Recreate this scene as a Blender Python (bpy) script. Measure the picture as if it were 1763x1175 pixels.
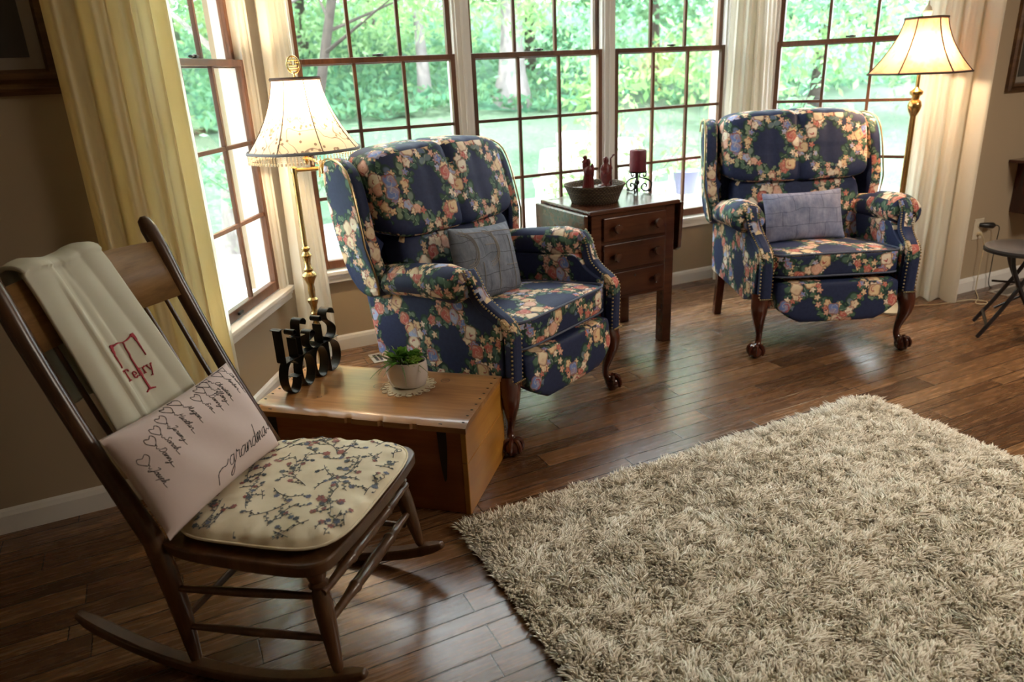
import bpy, bmesh, math, random
from mathutils import Vector, Matrix, noise
import numpy as np
random.seed(7)
PI=math.pi
sin,cos,atan2,sqrt=math.sin,math.cos,math.atan2,math.sqrt
for o in list(bpy.data.objects): bpy.data.objects.remove(o)
scn=bpy.context.scene
COL=scn.collection
# ------------------------------------------------------------------ camera
cd=bpy.data.cameras.new('camera'); cam=bpy.data.objects.new('camera',cd); COL.objects.link(cam); scn.camera=cam
cd.sensor_width=36; cd.sensor_fit='HORIZONTAL'; cd.lens=1248.9/1763*36; cd.clip_start=.05; cd.clip_end=300
yaw=math.radians(-25.195); pit=math.radians(20.341); rol=math.radians(-2.671)
rt=Vector((cos(yaw),sin(yaw),0)); fh=Vector((-sin(yaw),cos(yaw),0))
fw=fh*cos(pit)-Vector((0,0,1))*sin(pit); up=fh*sin(pit)+Vector((0,0,1))*cos(pit)
rx=rt*cos(rol)+up*sin(rol); ux=-rt*sin(rol)+up*cos(rol)
cam.matrix_world=Matrix(((rx.x,ux.x,-fw.x,0),(rx.y,ux.y,-fw.y,0),(rx.z,ux.z,-fw.z,1.4355),(0,0,0,1)))
# ------------------------------------------------------------------ world, sun, exposure
scn.view_settings.view_transform='Standard'; scn.view_settings.look='None'
scn.view_settings.gamma=1; scn.view_settings.use_curve_mapping=False
scn.view_settings.exposure=0.2
cd.dof.use_dof=True; cd.dof.focus_distance=2.5; cd.dof.aperture_fstop=2.8
w=bpy.data.worlds.new('world'); scn.world=w; w.use_nodes=True
wb=w.node_tree.nodes['Background']; wb.inputs[0].default_value=(.90,.93,1,1); wb.inputs[1].default_value=15
def light(name,kind,loc,power,color=(1,1,1),size=.1,rot=None,sy=None):
    l=bpy.data.lights.new(name,kind); l.energy=power; l.color=color
    if kind=='AREA':
        l.size=size
        if sy: l.shape='RECTANGLE'; l.size_y=sy
    elif kind=='SUN': l.angle=size
    else: l.shadow_soft_size=size
    o=bpy.data.objects.new(name,l); o.location=loc
    if rot: o.rotation_euler=rot
    COL.objects.link(o); return o
sun=light('sun','SUN',(0,10,20),15,(1,.95,.88),.02)
sun.rotation_euler=Vector((.45,.25,-1)).to_track_quat('-Z','Y').to_euler()   # falls from the near left side, high over the roof
# unseen fill lamp added near the ceiling to brighten the rug and room
light('fill_light','AREA',(3.9,-.3,2.62),85,(1,.88,.74),1.0,(0,0,0),1.0)
# ------------------------------------------------------------------ node helper
class N:
    def __init__(s,name):
        s.m=bpy.data.materials.new(name); s.m.use_nodes=True; s.t=s.m.node_tree; s.t.nodes.clear()
        s.out=s.t.nodes.new('ShaderNodeOutputMaterial')
    def n(s,typ,ins={},**kw):
        x=s.t.nodes.new('ShaderNode'+typ)
        for k,v in kw.items(): setattr(x,k,v)
        for k,v in ins.items(): s.set(x.inputs[k],v)
        return x
    def set(s,inp,v):
        if isinstance(v,bpy.types.NodeSocket): s.t.links.new(v,inp)
        else:
            if isinstance(v,tuple) and len(v)==3 and inp.type=='RGBA': v=v+(1,)
            inp.default_value=v
    def math(s,op,a,b=0.0,c=0.0,clamp=False):
        x=s.n('Math',{0:a,1:b,2:c},operation=op); x.use_clamp=clamp; return x.outputs[0]
    def vm(s,op,a,b=(0,0,0)):
        x=s.n('VectorMath',{0:a,1:b},operation=op); return x.outputs[0]
    def mix(s,f,a,b,bt='MIX'):
        x=s.n('Mix',data_type='RGBA',blend_type=bt); s.set(x.inputs[0],f); s.set(x.inputs[6],a); s.set(x.inputs[7],b); return x.outputs[2]
    def ramp(s,f,stops,interp='LINEAR'):
        x=s.n('ValToRGB',{0:f}); r=x.color_ramp; r.interpolation=interp
        while len(r.elements)<len(stops): r.elements.new(1)
        for e,(p,c) in zip(r.elements,stops): e.position=p; e.color=c if len(c)==4 else tuple(c)+(1,)
        return x.outputs[0]
    def step(s,v,lo,hi):   # smooth 0..1
        x=s.n('MapRange',{0:v,1:lo,2:hi,3:0.0,4:1.0}); x.clamp=True; x.interpolation_type='SMOOTHSTEP'; return x.outputs[0]
    def noise(s,vec,scale,detail=2,rough=.5):
        x=s.n('TexNoise',{'Vector':vec,'Scale':scale,'Detail':detail,'Roughness':rough}); return x
    def vor(s,vec,scale,rand=1.0,feature='F1',dims='3D'):
        x=s.n('TexVoronoi',feature=feature,voronoi_dimensions=dims); s.set(x.inputs['Vector'],vec); x.inputs['Scale'].default_value=scale; x.inputs['Randomness'].default_value=rand; return x
    def obj(s,scale=(1,1,1),rot=(0,0,0)):
        c=s.n('TexCoord'); mp=s.n('Mapping',{'Vector':c.outputs['Object'],'Scale':scale,'Rotation':rot}); return mp.outputs[0]
    def uv(s): return s.n('UVMap').outputs[0]
    def sep(s,v): x=s.n('SeparateXYZ',{0:v}); return x.outputs
    def comb(s,x,y,z=0.0): return s.n('CombineXYZ',{0:x,1:y,2:z}).outputs[0]
    def bump(s,h,strength=.3,dist=.01): return s.n('Bump',{'Height':h,'Strength':strength,'Distance':dist}).outputs[0]
    def bsdf(s,color,rough=.5,metal=0.0,normal=None,**kw):
        b=s.n('BsdfPrincipled',{'Base Color':color,'Roughness':rough,'Metallic':metal})
        if normal is not None: s.set(b.inputs['Normal'],normal)
        for k,v in kw.items(): s.set(b.inputs[k.replace('_',' ')],v)
        s.t.links.new(b.outputs[0],s.out.inputs[0]); return b
def plain(name,col,rough=.5,metal=0.0,var=.12,sc=30,bump=0.0,**kw):
    m=N(name); c=m.obj(); nz=m.noise(c,sc,3).outputs[0]
    colr=m.mix(m.math('MULTIPLY',nz,var*2,0),col,tuple(x*.45 for x in col))
    nrm=m.bump(nz,bump,.004) if bump else None
    m.bsdf(colr,rough,metal,nrm,**kw); return m.m
def wood(name,c1,c2,c3=None,rough=.35,axis='x',sc=1.0,knots=(),coat=.0):
    m=N(name); st={'x':(1.2,14,14),'y':(14,1.2,14),'z':(14,14,1.2)}[axis]
    v=m.obj(tuple(a*sc for a in st)); n1=m.noise(v,1.6,5,.6).outputs[0]; n2=m.noise(v,7,4,.7).outputs[0]
    big=m.noise(m.obj(),2.2,2).outputs[0]
    f=m.math('ADD',m.math('MULTIPLY',n1,.65),m.math('MULTIPLY',n2,.35))
    col=m.ramp(f,[(.32,c1),(.5,c2),(.66,c3 or c2)])
    col=m.mix(m.step(big,.4,.75),col,tuple(x*.6 for x in c1))
    p=m.obj()
    for (kx,ky,kz,r) in knots:
        d=m.n('VectorMath',{0:p,1:(kx,ky,kz)},operation='DISTANCE').outputs['Value']
        ring=m.math('SUBTRACT',1.0,m.step(m.math('ABSOLUTE',m.math('SUBTRACT',d,r)),.0,.004))
        ins=m.math('SUBTRACT',1.0,m.step(d,r*.5,r))
        col=m.mix(m.math('MULTIPLY',ins,.45),col,(.12,.04,.015)); col=m.mix(m.math('MULTIPLY',ring,.8),col,(.05,.02,.01))
    m.bsdf(col,rough,0,m.bump(f,.12,.003),Coat_Weight=coat,Coat_Roughness=.15); return m.m
# ------------------------------------------------------------------ materials
def mat_floor():
    m=N('oak_planks'); x,y,z=m.sep(m.obj())
    P=.255
    yy=m.math('MULTIPLY',m.math('ADD',y,50.0),1/P); rowp=m.math('FLOOR',yy); fy=m.math('MULTIPLY',m.math('FRACT',yy),P)
    a=m.math('GREATER_THAN',fy,.062); b=m.math('GREATER_THAN',fy,.152)
    row=m.math('ADD',m.math('MULTIPLY',rowp,3),m.math('ADD',a,b))
    e=m.math('MINIMUM',fy,m.math('MINIMUM',m.math('ABSOLUTE',m.math('SUBTRACT',fy,.062)),m.math('MINIMUM',m.math('ABSOLUTE',m.math('SUBTRACT',fy,.152)),m.math('SUBTRACT',P,fy))))
    rnd=m.n('TexWhiteNoise',{'W':row},noise_dimensions='1D').outputs[0]
    L=m.math('ADD',.62,m.math('MULTIPLY',m.n('TexWhiteNoise',{'W':m.math('ADD',row,71.3)},noise_dimensions='1D').outputs[0],.5))
    xx=m.math('DIVIDE',m.math('ADD',m.math('ADD',x,40.0),m.math('MULTIPLY',rnd,3.7)),L)
    ix=m.math('FLOOR',xx); fx=m.math('MULTIPLY',m.math('FRACT',xx),L)
    ex=m.math('MINIMUM',fx,m.math('SUBTRACT',L,fx))
    gap=m.math('SUBTRACT',1.0,m.step(m.math('MINIMUM',e,ex),.0008,.0028))
    rc=m.n('TexWhiteNoise',{'Vector':m.comb(row,ix,3.0)},noise_dimensions='3D')
    pr=rc.outputs[0]; off=m.math('MULTIPLY',pr,9)
    gv=m.comb(m.math('ADD',m.math('MULTIPLY',x,2.2),off),m.math('MULTIPLY',y,26),off)
    g1=m.noise(gv,2.2,5,.65); d1=m.n('TexNoise',{'Vector':gv,'Scale':.9,'Detail':2})
    w=m.math('SINE',m.math('MULTIPLY',d1.outputs[0],60))
    base=m.ramp(pr,[(0,(.13,.058,.024)),(.35,(.22,.105,.042)),(.65,(.29,.14,.056)),(1,(.40,.205,.088))])
    g=m.math('ADD',m.math('MULTIPLY',g1.outputs[0],.8),m.math('MULTIPLY',w,.13))
    col=m.mix(m.step(g,.38,.66),m.mix(.6,base,(.045,.018,.008)),base)
    col=m.mix(gap,col,(.012,.005,.003))
    h=m.math('SUBTRACT',m.math('MULTIPLY',g,.25),gap)
    rough=m.math('ADD',.20,m.math('MULTIPLY',g1.outputs[0],.14))
    m.bsdf(col,rough,0,m.bump(h,.3,.0022),Specular_IOR_Level=.8); return m.m
def mat_wall(name,col):
    m=N(name); n_=m.noise(m.obj(),220,3).outputs[0]
    m.bsdf(m.mix(m.math('MULTIPLY',n_,.08),col,tuple(c*.7 for c in col)),.75,0,m.bump(n_,.08,.001)); return m.m
def mat_floral():
    m=N('floral_upholstery'); u0,v0,_=m.sep(m.uv())
    uvv=m.comb(u0,v0)
    wob=m.n('TexNoise',{'Vector':uvv,'Scale':9.0,'Detail':2}).outputs[1]
    wv=m.vm('SCALE',m.vm('SUBTRACT',wob,(.5,.5,.5))); m.t.nodes[-1].inputs[3].default_value=.022
    p=m.vm('ADD',uvv,wv)
    def lat(vec,W=.34,H=.40):
        a,b,_=m.sep(vec)
        ca=m.math('COSINE',m.math('MULTIPLY',a,2*PI/W)); cb=m.math('COSINE',m.math('MULTIPLY',b,2*PI/H))
        return m.math('ABSOLUTE',m.math('ADD',ca,cb))
    def layer(scale,rand,thr,rad,petals,amp):
        sc=m.vm('MULTIPLY',p,(scale,scale,0)); vo=m.vor(sc,1.0,rand,dims='2D')
        pos=vo.outputs['Position']; loc=m.vm('SUBTRACT',sc,pos); lx,ly,_=m.sep(loc)
        cell=m.vm('MULTIPLY',pos,(1/scale,1/scale,0))
        on=m.math('LESS_THAN',lat(cell),thr)
        th=m.math('ARCTAN2',ly,lx); rr=m.n('VectorMath',{0:loc},operation='LENGTH').outputs['Value']
        rnd=m.sep(vo.outputs['Color'])
        ph=m.math('MULTIPLY',rnd[1],6.28)
        pet=m.math('MULTIPLY',m.math('SINE',m.math('ADD',m.math('MULTIPLY',th,petals),ph)),amp)
        edge=m.math('ADD',rr,pet)
        msk=m.math('MULTIPLY',on,m.math('SUBTRACT',1.0,m.step(edge,rad-.035,rad+.02)))
        return msk,edge,rnd,th,rr,ph
    nav=m.noise(uvv,60,3).outputs[0]
    col=m.mix(nav,(.014,.022,.066),(.030,.044,.115))
    # faint tonal leaves in the navy
    en=m.math('MULTIPLY',m.math('SUBTRACT',m.noise(uvv,75,2).outputs[0],.5),.30)
    def leafs(scale,thr,rad,stops):
        lm_,ed,rnd,th,rr,ph=layer(scale,1,thr,rad,2,.19)
        lc=m.ramp(rnd[0],stops); vein=m.math('ABSOLUTE',m.math('SINE',m.math('ADD',th,m.math('MULTIPLY',ph,.5))))
        lc=m.mix(m.math('SUBTRACT',1.0,m.step(vein,.04,.2)),lc,(.34,.42,.30)); lc=m.mix(m.step(ed,.22,.40),lc,(.02,.05,.045)); return lm_,lc
    for sc_,t_,r_ in ((29,.98,.47),(21,.92,.49),(15,.74,.50)):
        lm_,lc=leafs(sc_,t_,r_,[(0,(.035,.085,.055)),(.3,(.11,.20,.13)),(.55,(.05,.12,.11)),(.78,(.24,.32,.20)),(1,(.12,.17,.30))]); col=m.mix(lm_,col,lc)
    def bloom(scale,thr,rad,pet,amp,stops,redamt):
        f,ed,rnd,th,rr,ph=layer(scale,1,thr,rad,pet,amp)
        fc=m.ramp(rnd[0],stops,'CONSTANT')
        e2=m.math('ADD',rr,en)
        sw=m.math('SINE',m.math('ADD',m.math('MULTIPLY',th,1.0),m.math('ADD',m.math('MULTIPLY',m.math('ADD',rr,m.math('MULTIPLY',en,.7)),17),ph)))
        side=m.math('SINE',m.math('ADD',th,m.math('MULTIPLY',ph,2.3)))
        fc=m.mix(m.math('MULTIPLY',m.step(side,-.2,.9),.38),fc,(.62,.36,.22))
        red=m.math('MULTIPLY',m.math('MULTIPLY',m.step(sw,.55,.98),m.step(side,-.6,.4)),m.math('GREATER_THAN',rnd[2],.25))
        fc=m.mix(m.math('MULTIPLY',red,redamt),fc,(.42,.06,.07))
        hi=m.step(m.math('SINE',m.math('ADD',m.math('MULTIPLY',e2,21),m.math('MULTIPLY',th,2.0))),.5,1.0)
        fc=m.mix(m.math('MULTIPLY',hi,.35),fc,(.88,.78,.62)); fc=m.mix(m.step(m.math('ADD',ed,m.math('MULTIPLY',en,.4)),rad-.13,rad),fc,(.33,.15,.10)); return f,fc
    for sc_,t_,r_,p_,am,ra_ in ((24,.72,.34,5,.09,.6),(17,.50,.37,5,.06,.9),(12.5,.42,.40,4,.035,.9)):
        f,fc=bloom(sc_,t_,r_,p_,am,[(0,(.80,.61,.36)),(.24,(.86,.72,.52)),(.40,(.58,.15,.13)),(.54,(.80,.47,.36)),(.64,(.18,.27,.60)),(.75,(.90,.82,.68)),(.92,(.42,.50,.74))],ra_); col=m.mix(f,col,fc)
    wv2=m.noise(m.vm('MULTIPLY',uvv,(1,1,1)),900,1).outputs[0]
    m.bsdf(col,.62,0,m.bump(wv2,.12,.0008),Specular_IOR_Level=.25); return m.m
def mat_denim(name,c1,c2):
    m=N(name); uvv=m.uv(); wz=m.n('TexNoise',{'Vector':uvv,'Scale':7.0,'Detail':2}).outputs[1]; ws_=m.vm('MULTIPLY',m.vm('SUBTRACT',wz,(.5,.5,.5)),(.035,.045,0)); uvv=m.vm('ADD',uvv,ws_)
    br=m.n('TexBrick',{'Vector':m.vm('ADD',uvv,(.013,.02,0)),'Color1':(0.0,0,0),'Color2':(1.0,1,1),'Mortar':(.5,.5,.5),'Scale':1.0,'Mortar Size':.0015,'Brick Width':.15,'Row Height':.078})
    nz=m.noise(m.vm('MULTIPLY',uvv,(60,12,1)),1,5,.7).outputs[0]; nf=m.noise(m.vm('MULTIPLY',uvv,(6,6,1)),4,3,.7).outputs[0]
    f=m.math('ADD',m.math('MULTIPLY',nz,.6),m.math('MULTIPLY',nf,.5))
    col=m.ramp(f,[(.35,c1),(.7,c2)])
    col=m.mix(m.math('MULTIPLY',br.outputs[0],.22),col,c2); 
    st=m.math('LESS_THAN',br.outputs[1],.5)
    col=m.mix(m.math('MULTIPLY',m.math('SUBTRACT',1.0,st),.65),col,tuple(a*.35 for a in c1))
    m.bsdf(col,.85,0,m.bump(m.math('ADD',m.math('MULTIPLY',br.outputs[0],.4),nz),.35,.003)); return m.m
def mat_vine():
    m=N('vine_print_cotton'); uvv=m.uv()
    m.bsdf(m.mix(m.noise(uvv,5,2).outputs[0],(.72,.62,.44),(.82,.73,.55)),.7,0,m.bump(m.noise(uvv,14,2).outputs[0],.25,.012)); return m.m
def mat_cloth(name,col,trans=.35,transp=0.0,sc=500):
    m=N(name); n_=m.noise(m.obj(),sc,2).outputs[0]
    c=m.mix(m.math('MULTIPLY',n_,.12),col,tuple(a*.6 for a in col))
    d=m.n('BsdfDiffuse',{'Color':c}); t=m.n('BsdfTranslucent',{'Color':c}); mx=m.n('MixShader',{0:trans}); 
    m.t.links.new(d.outputs[0],mx.inputs[1]); m.t.links.new(t.outputs[0],mx.inputs[2]); o=mx
    if transp:
        tr=m.n('BsdfTransparent'); m2=m.n('MixShader',{0:transp}); m.t.links.new(mx.outputs[0],m2.inputs[1]); m.t.links.new(tr.outputs[0],m2.inputs[2]); o=m2
    m.t.links.new(o.outputs[0],m.out.inputs[0]); return m.m
def mat_shade(name,col,motif,scroll=True):
    m=N(name); u_,v_,_=m.sep(m.uv()); uvv=m.comb(u_,v_)
    if scroll:
        n_=m.n('TexNoise',{'Vector':uvv,'Scale':11.0,'Detail':.6}).outputs[0]
        l=m.math('ABSOLUTE',m.math('SUBTRACT',m.math('FRACT',m.math('MULTIPLY',n_,5.0)),.5))
        line=m.math('SUBTRACT',1.0,m.step(l,.015,.05))
        vo=m.vor(m.vm('MULTIPLY',uvv,(38,38,0)),1,1,dims='2D'); dots=m.math('MULTIPLY',m.math('LESS_THAN',vo.outputs[0],.2),m.math('GREATER_THAN',m.sep(vo.outputs['Color'])[0],.45))
        f=m.math('MULTIPLY',m.math('MAXIMUM',line,dots),m.math('SUBTRACT',1.0,m.step(v_,.13,.19)))
    else:
        sc=m.vm('MULTIPLY',uvv,(9.5,9.5,0)); vo=m.vor(sc,1,.8,dims='2D'); loc=m.vm('SUBTRACT',sc,vo.outputs['Position']); lx,ly,_=m.sep(loc)
        e=m.math('ADD',m.n('VectorMath',{0:loc},operation='LENGTH').outputs['Value'],m.math('MULTIPLY',m.math('SINE',m.math('MULTIPLY',m.math('ARCTAN2',ly,lx),5)),.1))
        f=m.math('MULTIPLY',m.math('SUBTRACT',1.0,m.step(e,.22,.36)),m.noise(uvv,60,3).outputs[0])
    c=m.mix(m.math('MULTIPLY',f,.8),col,motif)
    d=m.n('BsdfDiffuse',{'Color':c}); t=m.n('BsdfTranslucent',{'Color':c}); mx=m.n('MixShader',{0:.38})
    m.t.links.new(d.outputs[0],mx.inputs[1]); m.t.links.new(t.outputs[0],mx.inputs[2]); m.t.links.new(mx.outputs[0],m.out.inputs[0]); return m.m
def mat_glass():
    m=N('window_glass'); t=m.n('BsdfTransparent',{'Color':(.97,.99,.98)}); g=m.n('BsdfGlossy',{'Color':(1,1,1),'Roughness':.01}); mx=m.n('MixShader',{0:.05})
    m.t.links.new(t.outputs[0],mx.inputs[1]); m.t.links.new(g.outputs[0],mx.inputs[2]); m.t.links.new(mx.outputs[0],m.out.inputs[0]); return m.m
def mat_leaf(name,a,b):
    m=N(name); g=m.n('NewGeometry'); r=g.outputs['Random Per Island']
    c=m.mix(r,a,b); d=m.n('BsdfDiffuse',{'Color':c}); t=m.n('BsdfTranslucent',{'Color':m.mix(.35,c,(.38,.55,.22))}); mx=m.n('MixShader',{0:.45})
    m.t.links.new(d.outputs[0],mx.inputs[1]); m.t.links.new(t.outputs[0],mx.inputs[2]); m.t.links.new(mx.outputs[0],m.out.inputs[0]); return m.m
def mat_ground(name,stops,sc,rough=.9):
    m=N(name); a=m.noise(m.obj(),sc,5,.65).outputs[0]; b=m.noise(m.obj(),.35,2).outputs[0]
    m.bsdf(m.ramp(m.math('ADD',m.math('MULTIPLY',a,.6),m.math('MULTIPLY',b,.4)),stops),rough,0,m.bump(a,.6,.1)); return m.m
def mat_basket():
    m=N('woven_wicker'); c=m.obj(); x,y,z=m.sep(c); th=m.math('ARCTAN2',y,x)
    wv=m.math('SINE',m.math('ADD',m.math('MULTIPLY',th,46),m.math('MULTIPLY',m.math('FLOOR',m.math('MULTIPLY',z,110)),PI)))
    st=m.math('SINE',m.math('MULTIPLY',z,110*2*PI)); h=m.math('ADD',wv,st)
    col=m.ramp(m.math('ADD',m.math('MULTIPLY',m.noise(m.comb(0.0,0.0,z),150,1).outputs[0],.7),m.math('MULTIPLY',h,.1)),[(.25,(.05,.03,.018)),(.5,(.15,.10,.05)),(.7,(.34,.25,.13))])
    m.bsdf(col,.7,0,m.bump(h,.7,.004)); return m.m
def mat_pile():
    m=N('cream_wool'); g=m.n('NewGeometry'); r=g.outputs['Random Per Island']
    c=m.ramp(r,[(0,(.50,.43,.33)),(.05,(.78,.70,.57)),(.6,(.88,.81,.68)),(1,(.93,.88,.77))])
    b=m.bsdf(c,.9,0,None,Sheen_Weight=.2); return m.m
def mat_paint():
    m=N('landscape_print'); v=m.obj(); n_=m.noise(v,7,4).outputs[0]; x,y,z=m.sep(v)
    m.bsdf(m.ramp(m.math('ADD',m.math('MULTIPLY',z,1.1),m.math('MULTIPLY',n_,.5)),[(.2,(.05,.035,.02)),(.42,(.015,.03,.012)),(.6,(.03,.022,.02)),(.95,(.04,.035,.03))]),.35); return m.m
MF=mat_floor(); MWALL=mat_wall('taupe_wall_paint',(.38,.295,.195)); MCEIL=mat_wall('ceiling_paint',(.75,.72,.66)); MTRIM=plain('white_trim_paint',(.74,.72,.68),.35,var=.03)
MSASH=wood('stained_sash_wood',(.075,.028,.012),(.14,.055,.024),(.19,.08,.035),.4,'z')
MGLASS=mat_glass(); MFLOR=mat_floral(); MNAIL=plain('antique_brass_nail',(.50,.38,.20),.3,1); MPIPE=plain('blue_piping_cord',(.10,.12,.19),.7)
MMAHO=wood('dark_mahogany',(.030,.006,.004),(.075,.016,.009),(.12,.028,.014),.18,'z',1,coat=.4)
MTABLE=wood('drop_leaf_walnut',(.045,.014,.008),(.085,.026,.013),(.12,.04,.018),.22,'x',1,coat=.3)
MPINE=wood('honey_pine',(.23,.095,.03),(.42,.20,.07),(.58,.32,.13),.28,'x',.8,knots=((-.02,.03,.35,.022),(.21,.12,.35,.016),(-.2,-.1,.35,.008)),coat=.25)
MPINE2=wood('red_pine_side',(.20,.055,.015),(.33,.10,.028),(.42,.16,.045),.33,'x',.7,coat=.25)
MPINE3=wood('lit_orange_pine_end',(.42,.17,.025),(.55,.25,.040),(.62,.31,.06),.33,'y',.7,coat=.25)  # stronger orange paints in the light falling on the chest ends
MDARKIRON=plain('aged_black_stain',(.02,.012,.008),.5)
MROCK=wood('rocker_oak',(.05,.022,.010),(.105,.047,.020),(.15,.072,.03),.32,'z',1,coat=.25)
MROCKX=wood('rocker_oak_crest',(.15,.075,.026),(.28,.15,.052),(.36,.20,.08),.35,'x',1.2,coat=.2)
MVINE=mat_vine(); MPILLOW=mat_cloth('pink_white_cotton',(.74,.62,.60),.05); MINK=plain('black_print',(.02,.02,.025),.7); MRED=plain('red_embroidery',(.38,.02,.035),.7)
MFLEECE=mat_cloth('ivory_fleece',(.66,.63,.51),.08,0,900)
MDEN1=mat_denim('grey_blue_denim',(.10,.12,.165),(.25,.28,.35)); MDEN2=mat_denim('lavender_blue_denim',(.13,.16,.29),(.36,.38,.53))
MCURT=mat_cloth('cream_curtain',(.93,.80,.48),.62,0,700); MSHEER=mat_cloth('white_sheer_curtain',(.82,.80,.72),.55,.12,700); MCURT2=mat_cloth('ivory_curtain',(.94,.90,.80),.58,0,600)
MBRASS=plain('aged_brass',(.60,.42,.17),.25,1,.2); MSH1=mat_shade('embroidered_lampshade',(.86,.73,.56),(.17,.11,.08)); MSH2=mat_shade('floral_lampshade',(.66,.38,.23),(.42,.22,.12),False)
MTRB=plain('brown_braid',(.09,.055,.045),.8); MTRG=plain('grey_blue_braid',(.17,.17,.18),.8)
mb=N('glass_bead'); mb.bsdf((.95,.80,.58),.05,0,None,Transmission_Weight=.5); MBEAD=mb.m
MIRON=plain('black_iron',(.018,.016,.016),.42,.6,.3,60,.2); MCER=plain('white_ceramic',(.74,.68,.64),.22,var=.06,sc=8); MLACE=mat_cloth('ecru_crochet',(.70,.60,.45),.1,0,900)
MLF1=mat_leaf('succulent_green',(.07,.19,.03),(.22,.42,.07)); MLF2=mat_leaf('pale_rosette_green',(.30,.52,.08),(.50,.68,.18)); MLF3=mat_leaf('dusty_grass_green',(.16,.23,.11),(.33,.42,.22)); MSOIL=plain('dark_soil',(.02,.014,.01),.9,bump=.5)
MWICK=mat_basket(); MRESIN=plain('carved_red_resin',(.24,.022,.024),.35,var=.9,sc=40,bump=.3); MPEB=plain('grey_pebble',(.45,.43,.42),.4,var=.6,sc=60)
MWAX=plain('burgundy_wax',(.17,.012,.028),.55,var=.35,sc=60,bump=.5); MPILE=mat_pile(); MBACK=plain('rug_backing',(.45,.38,.28),.9)
MGOLD=wood('gilt_frame_wood',(.045,.018,.008),(.10,.045,.018),(.22,.12,.04),.35,'x',1); MMAT=plain('cream_mat_board',(.25,.21,.17),.8,var=.04); MPAINT=mat_paint()
MSTOOL=plain('black_stool_steel',(.035,.032,.033),.35,.5); MSEAT=plain('black_vinyl',(.11,.10,.10),.33,0); MPLAST=plain('ivory_plastic',(.62,.55,.42),.4,var=.05); MBLK=plain('black_plastic',(.012,.012,.012),.4)
MCORD=plain('cream_cord',(.62,.52,.33),.5); MCREAM=plain('cream_lamp_base',(.70,.62,.45),.3); MVENT=plain('beige_register',(.44,.39,.33),.5)
MBARK=plain('grey_bark',(.22,.20,.19),.9,0,.9,6,.9); MBARKP=plain('pale_bark',(.24,.22,.22),.9,0,.6,5,.8); MBARKD=plain('dark_bark',(.08,.065,.055),.9,0,.8,8,.8)
MCHW=plain('white_resin_chair',(.85,.85,.85),.5,var=.03); MPOT=plain('slate_blue_planter',(.16,.17,.26),.6); MPAT=plain('pale_patio_stone',(.26,.25,.25),.9,var=.3,sc=6)
MG=mat_ground('lawn_grass',[(.3,(.028,.065,.036)),(.5,(.048,.10,.058)),(.68,(.11,.16,.10))],14); MIVY=mat_ground('ivy_bank',[(.34,(.012,.05,.035)),(.5,(.03,.11,.065)),(.62,(.08,.20,.10)),(.72,(.38,.45,.25))],3.2)
# ------------------------------------------------------------------ mesh helpers
def box(bm,x0,x1,y0,y1,z0,z1):
    v=[bm.verts.new((x,y,z)) for z in (z0,z1) for y in (y0,y1) for x in (x0,x1)]
    for f in ((0,2,3,1),(4,5,7,6),(0,1,5,4),(2,6,7,3),(0,4,6,2),(1,3,7,5)): bm.faces.new([v[i] for i in f])
    return v
def obox(bm,c,ax,ay,az,hx,hy,hz):
    c,ax,ay,az=map(Vector,(c,ax,ay,az)); v=[bm.verts.new(c+ax*hx*i+ay*hy*j+az*hz*k) for k in (-1,1) for j in (-1,1) for i in (-1,1)]
    for f in ((0,2,3,1),(4,5,7,6),(0,1,5,4),(2,6,7,3),(0,4,6,2),(1,3,7,5)): bm.faces.new([v[i] for i in f])
def frames(pts,upv=None):
    pts=[Vector(p) for p in pts]; T=[]
    for i in range(len(pts)):
        a=pts[max(0,i-1)]; b=pts[min(len(pts)-1,i+1)]; t=(b-a); T.append(t.normalized() if t.length>1e-9 else Vector((0,0,1)))
    u=Vector(upv) if upv else (Vector((1,0,0)) if abs(T[0].x)<.9 else Vector((0,1,0)))
    out=[]
    for p,t in zip(pts,T):
        if upv: u=Vector(upv)
        a=(u-t*u.dot(t)); a=a.normalized() if a.length>1e-6 else t.orthogonal().normalized(); b=t.cross(a); u=a; out.append((p,a,b,t))
    return out
def tube(bm,pts,r,n=8,cap=True,upv=None,ell=1.0,closed=False):
    fr=frames(pts,upv); R=r if isinstance(r,(list,tuple)) else [r]*len(fr); rings=[]
    for (p,a,b,t),q in zip(fr,R):
        qa,qb=(q if isinstance(q,(list,tuple)) else (q,q*ell))
        rings.append([bm.verts.new(p+a*qa*cos(2*PI*k/n)+b*qb*sin(2*PI*k/n)) for k in range(n)])
    m=len(rings)
    for i in range(m if closed else m-1):
        A,B_=rings[i],rings[(i+1)%m]
        for k in range(n): bm.faces.new((A[k],A[(k+1)%n],B_[(k+1)%n],B_[k]))
    if cap and not closed: bm.faces.new(rings[0][::-1]); bm.faces.new(rings[-1])
def sweep(bm,pts,sec,upv,scales=None,closed=False,cap=True):   # sec: list of (a,b)
    fr=frames(pts,upv); rings=[]
    for i,(p,a,b,t) in enumerate(fr):
        s=scales[i] if scales else (1,1); rings.append([bm.verts.new(p+a*x*s[0]+b*y*s[1]) for x,y in sec])
    n=len(sec); m=len(rings)
    for i in range(m if closed else m-1):
        A,B_=rings[i],rings[(i+1)%m]
        for k in range(n): bm.faces.new((A[k],A[(k+1)%n],B_[(k+1)%n],B_[k]))
    if cap and not closed: bm.faces.new(rings[0][::-1]); bm.faces.new(rings[-1])
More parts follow.
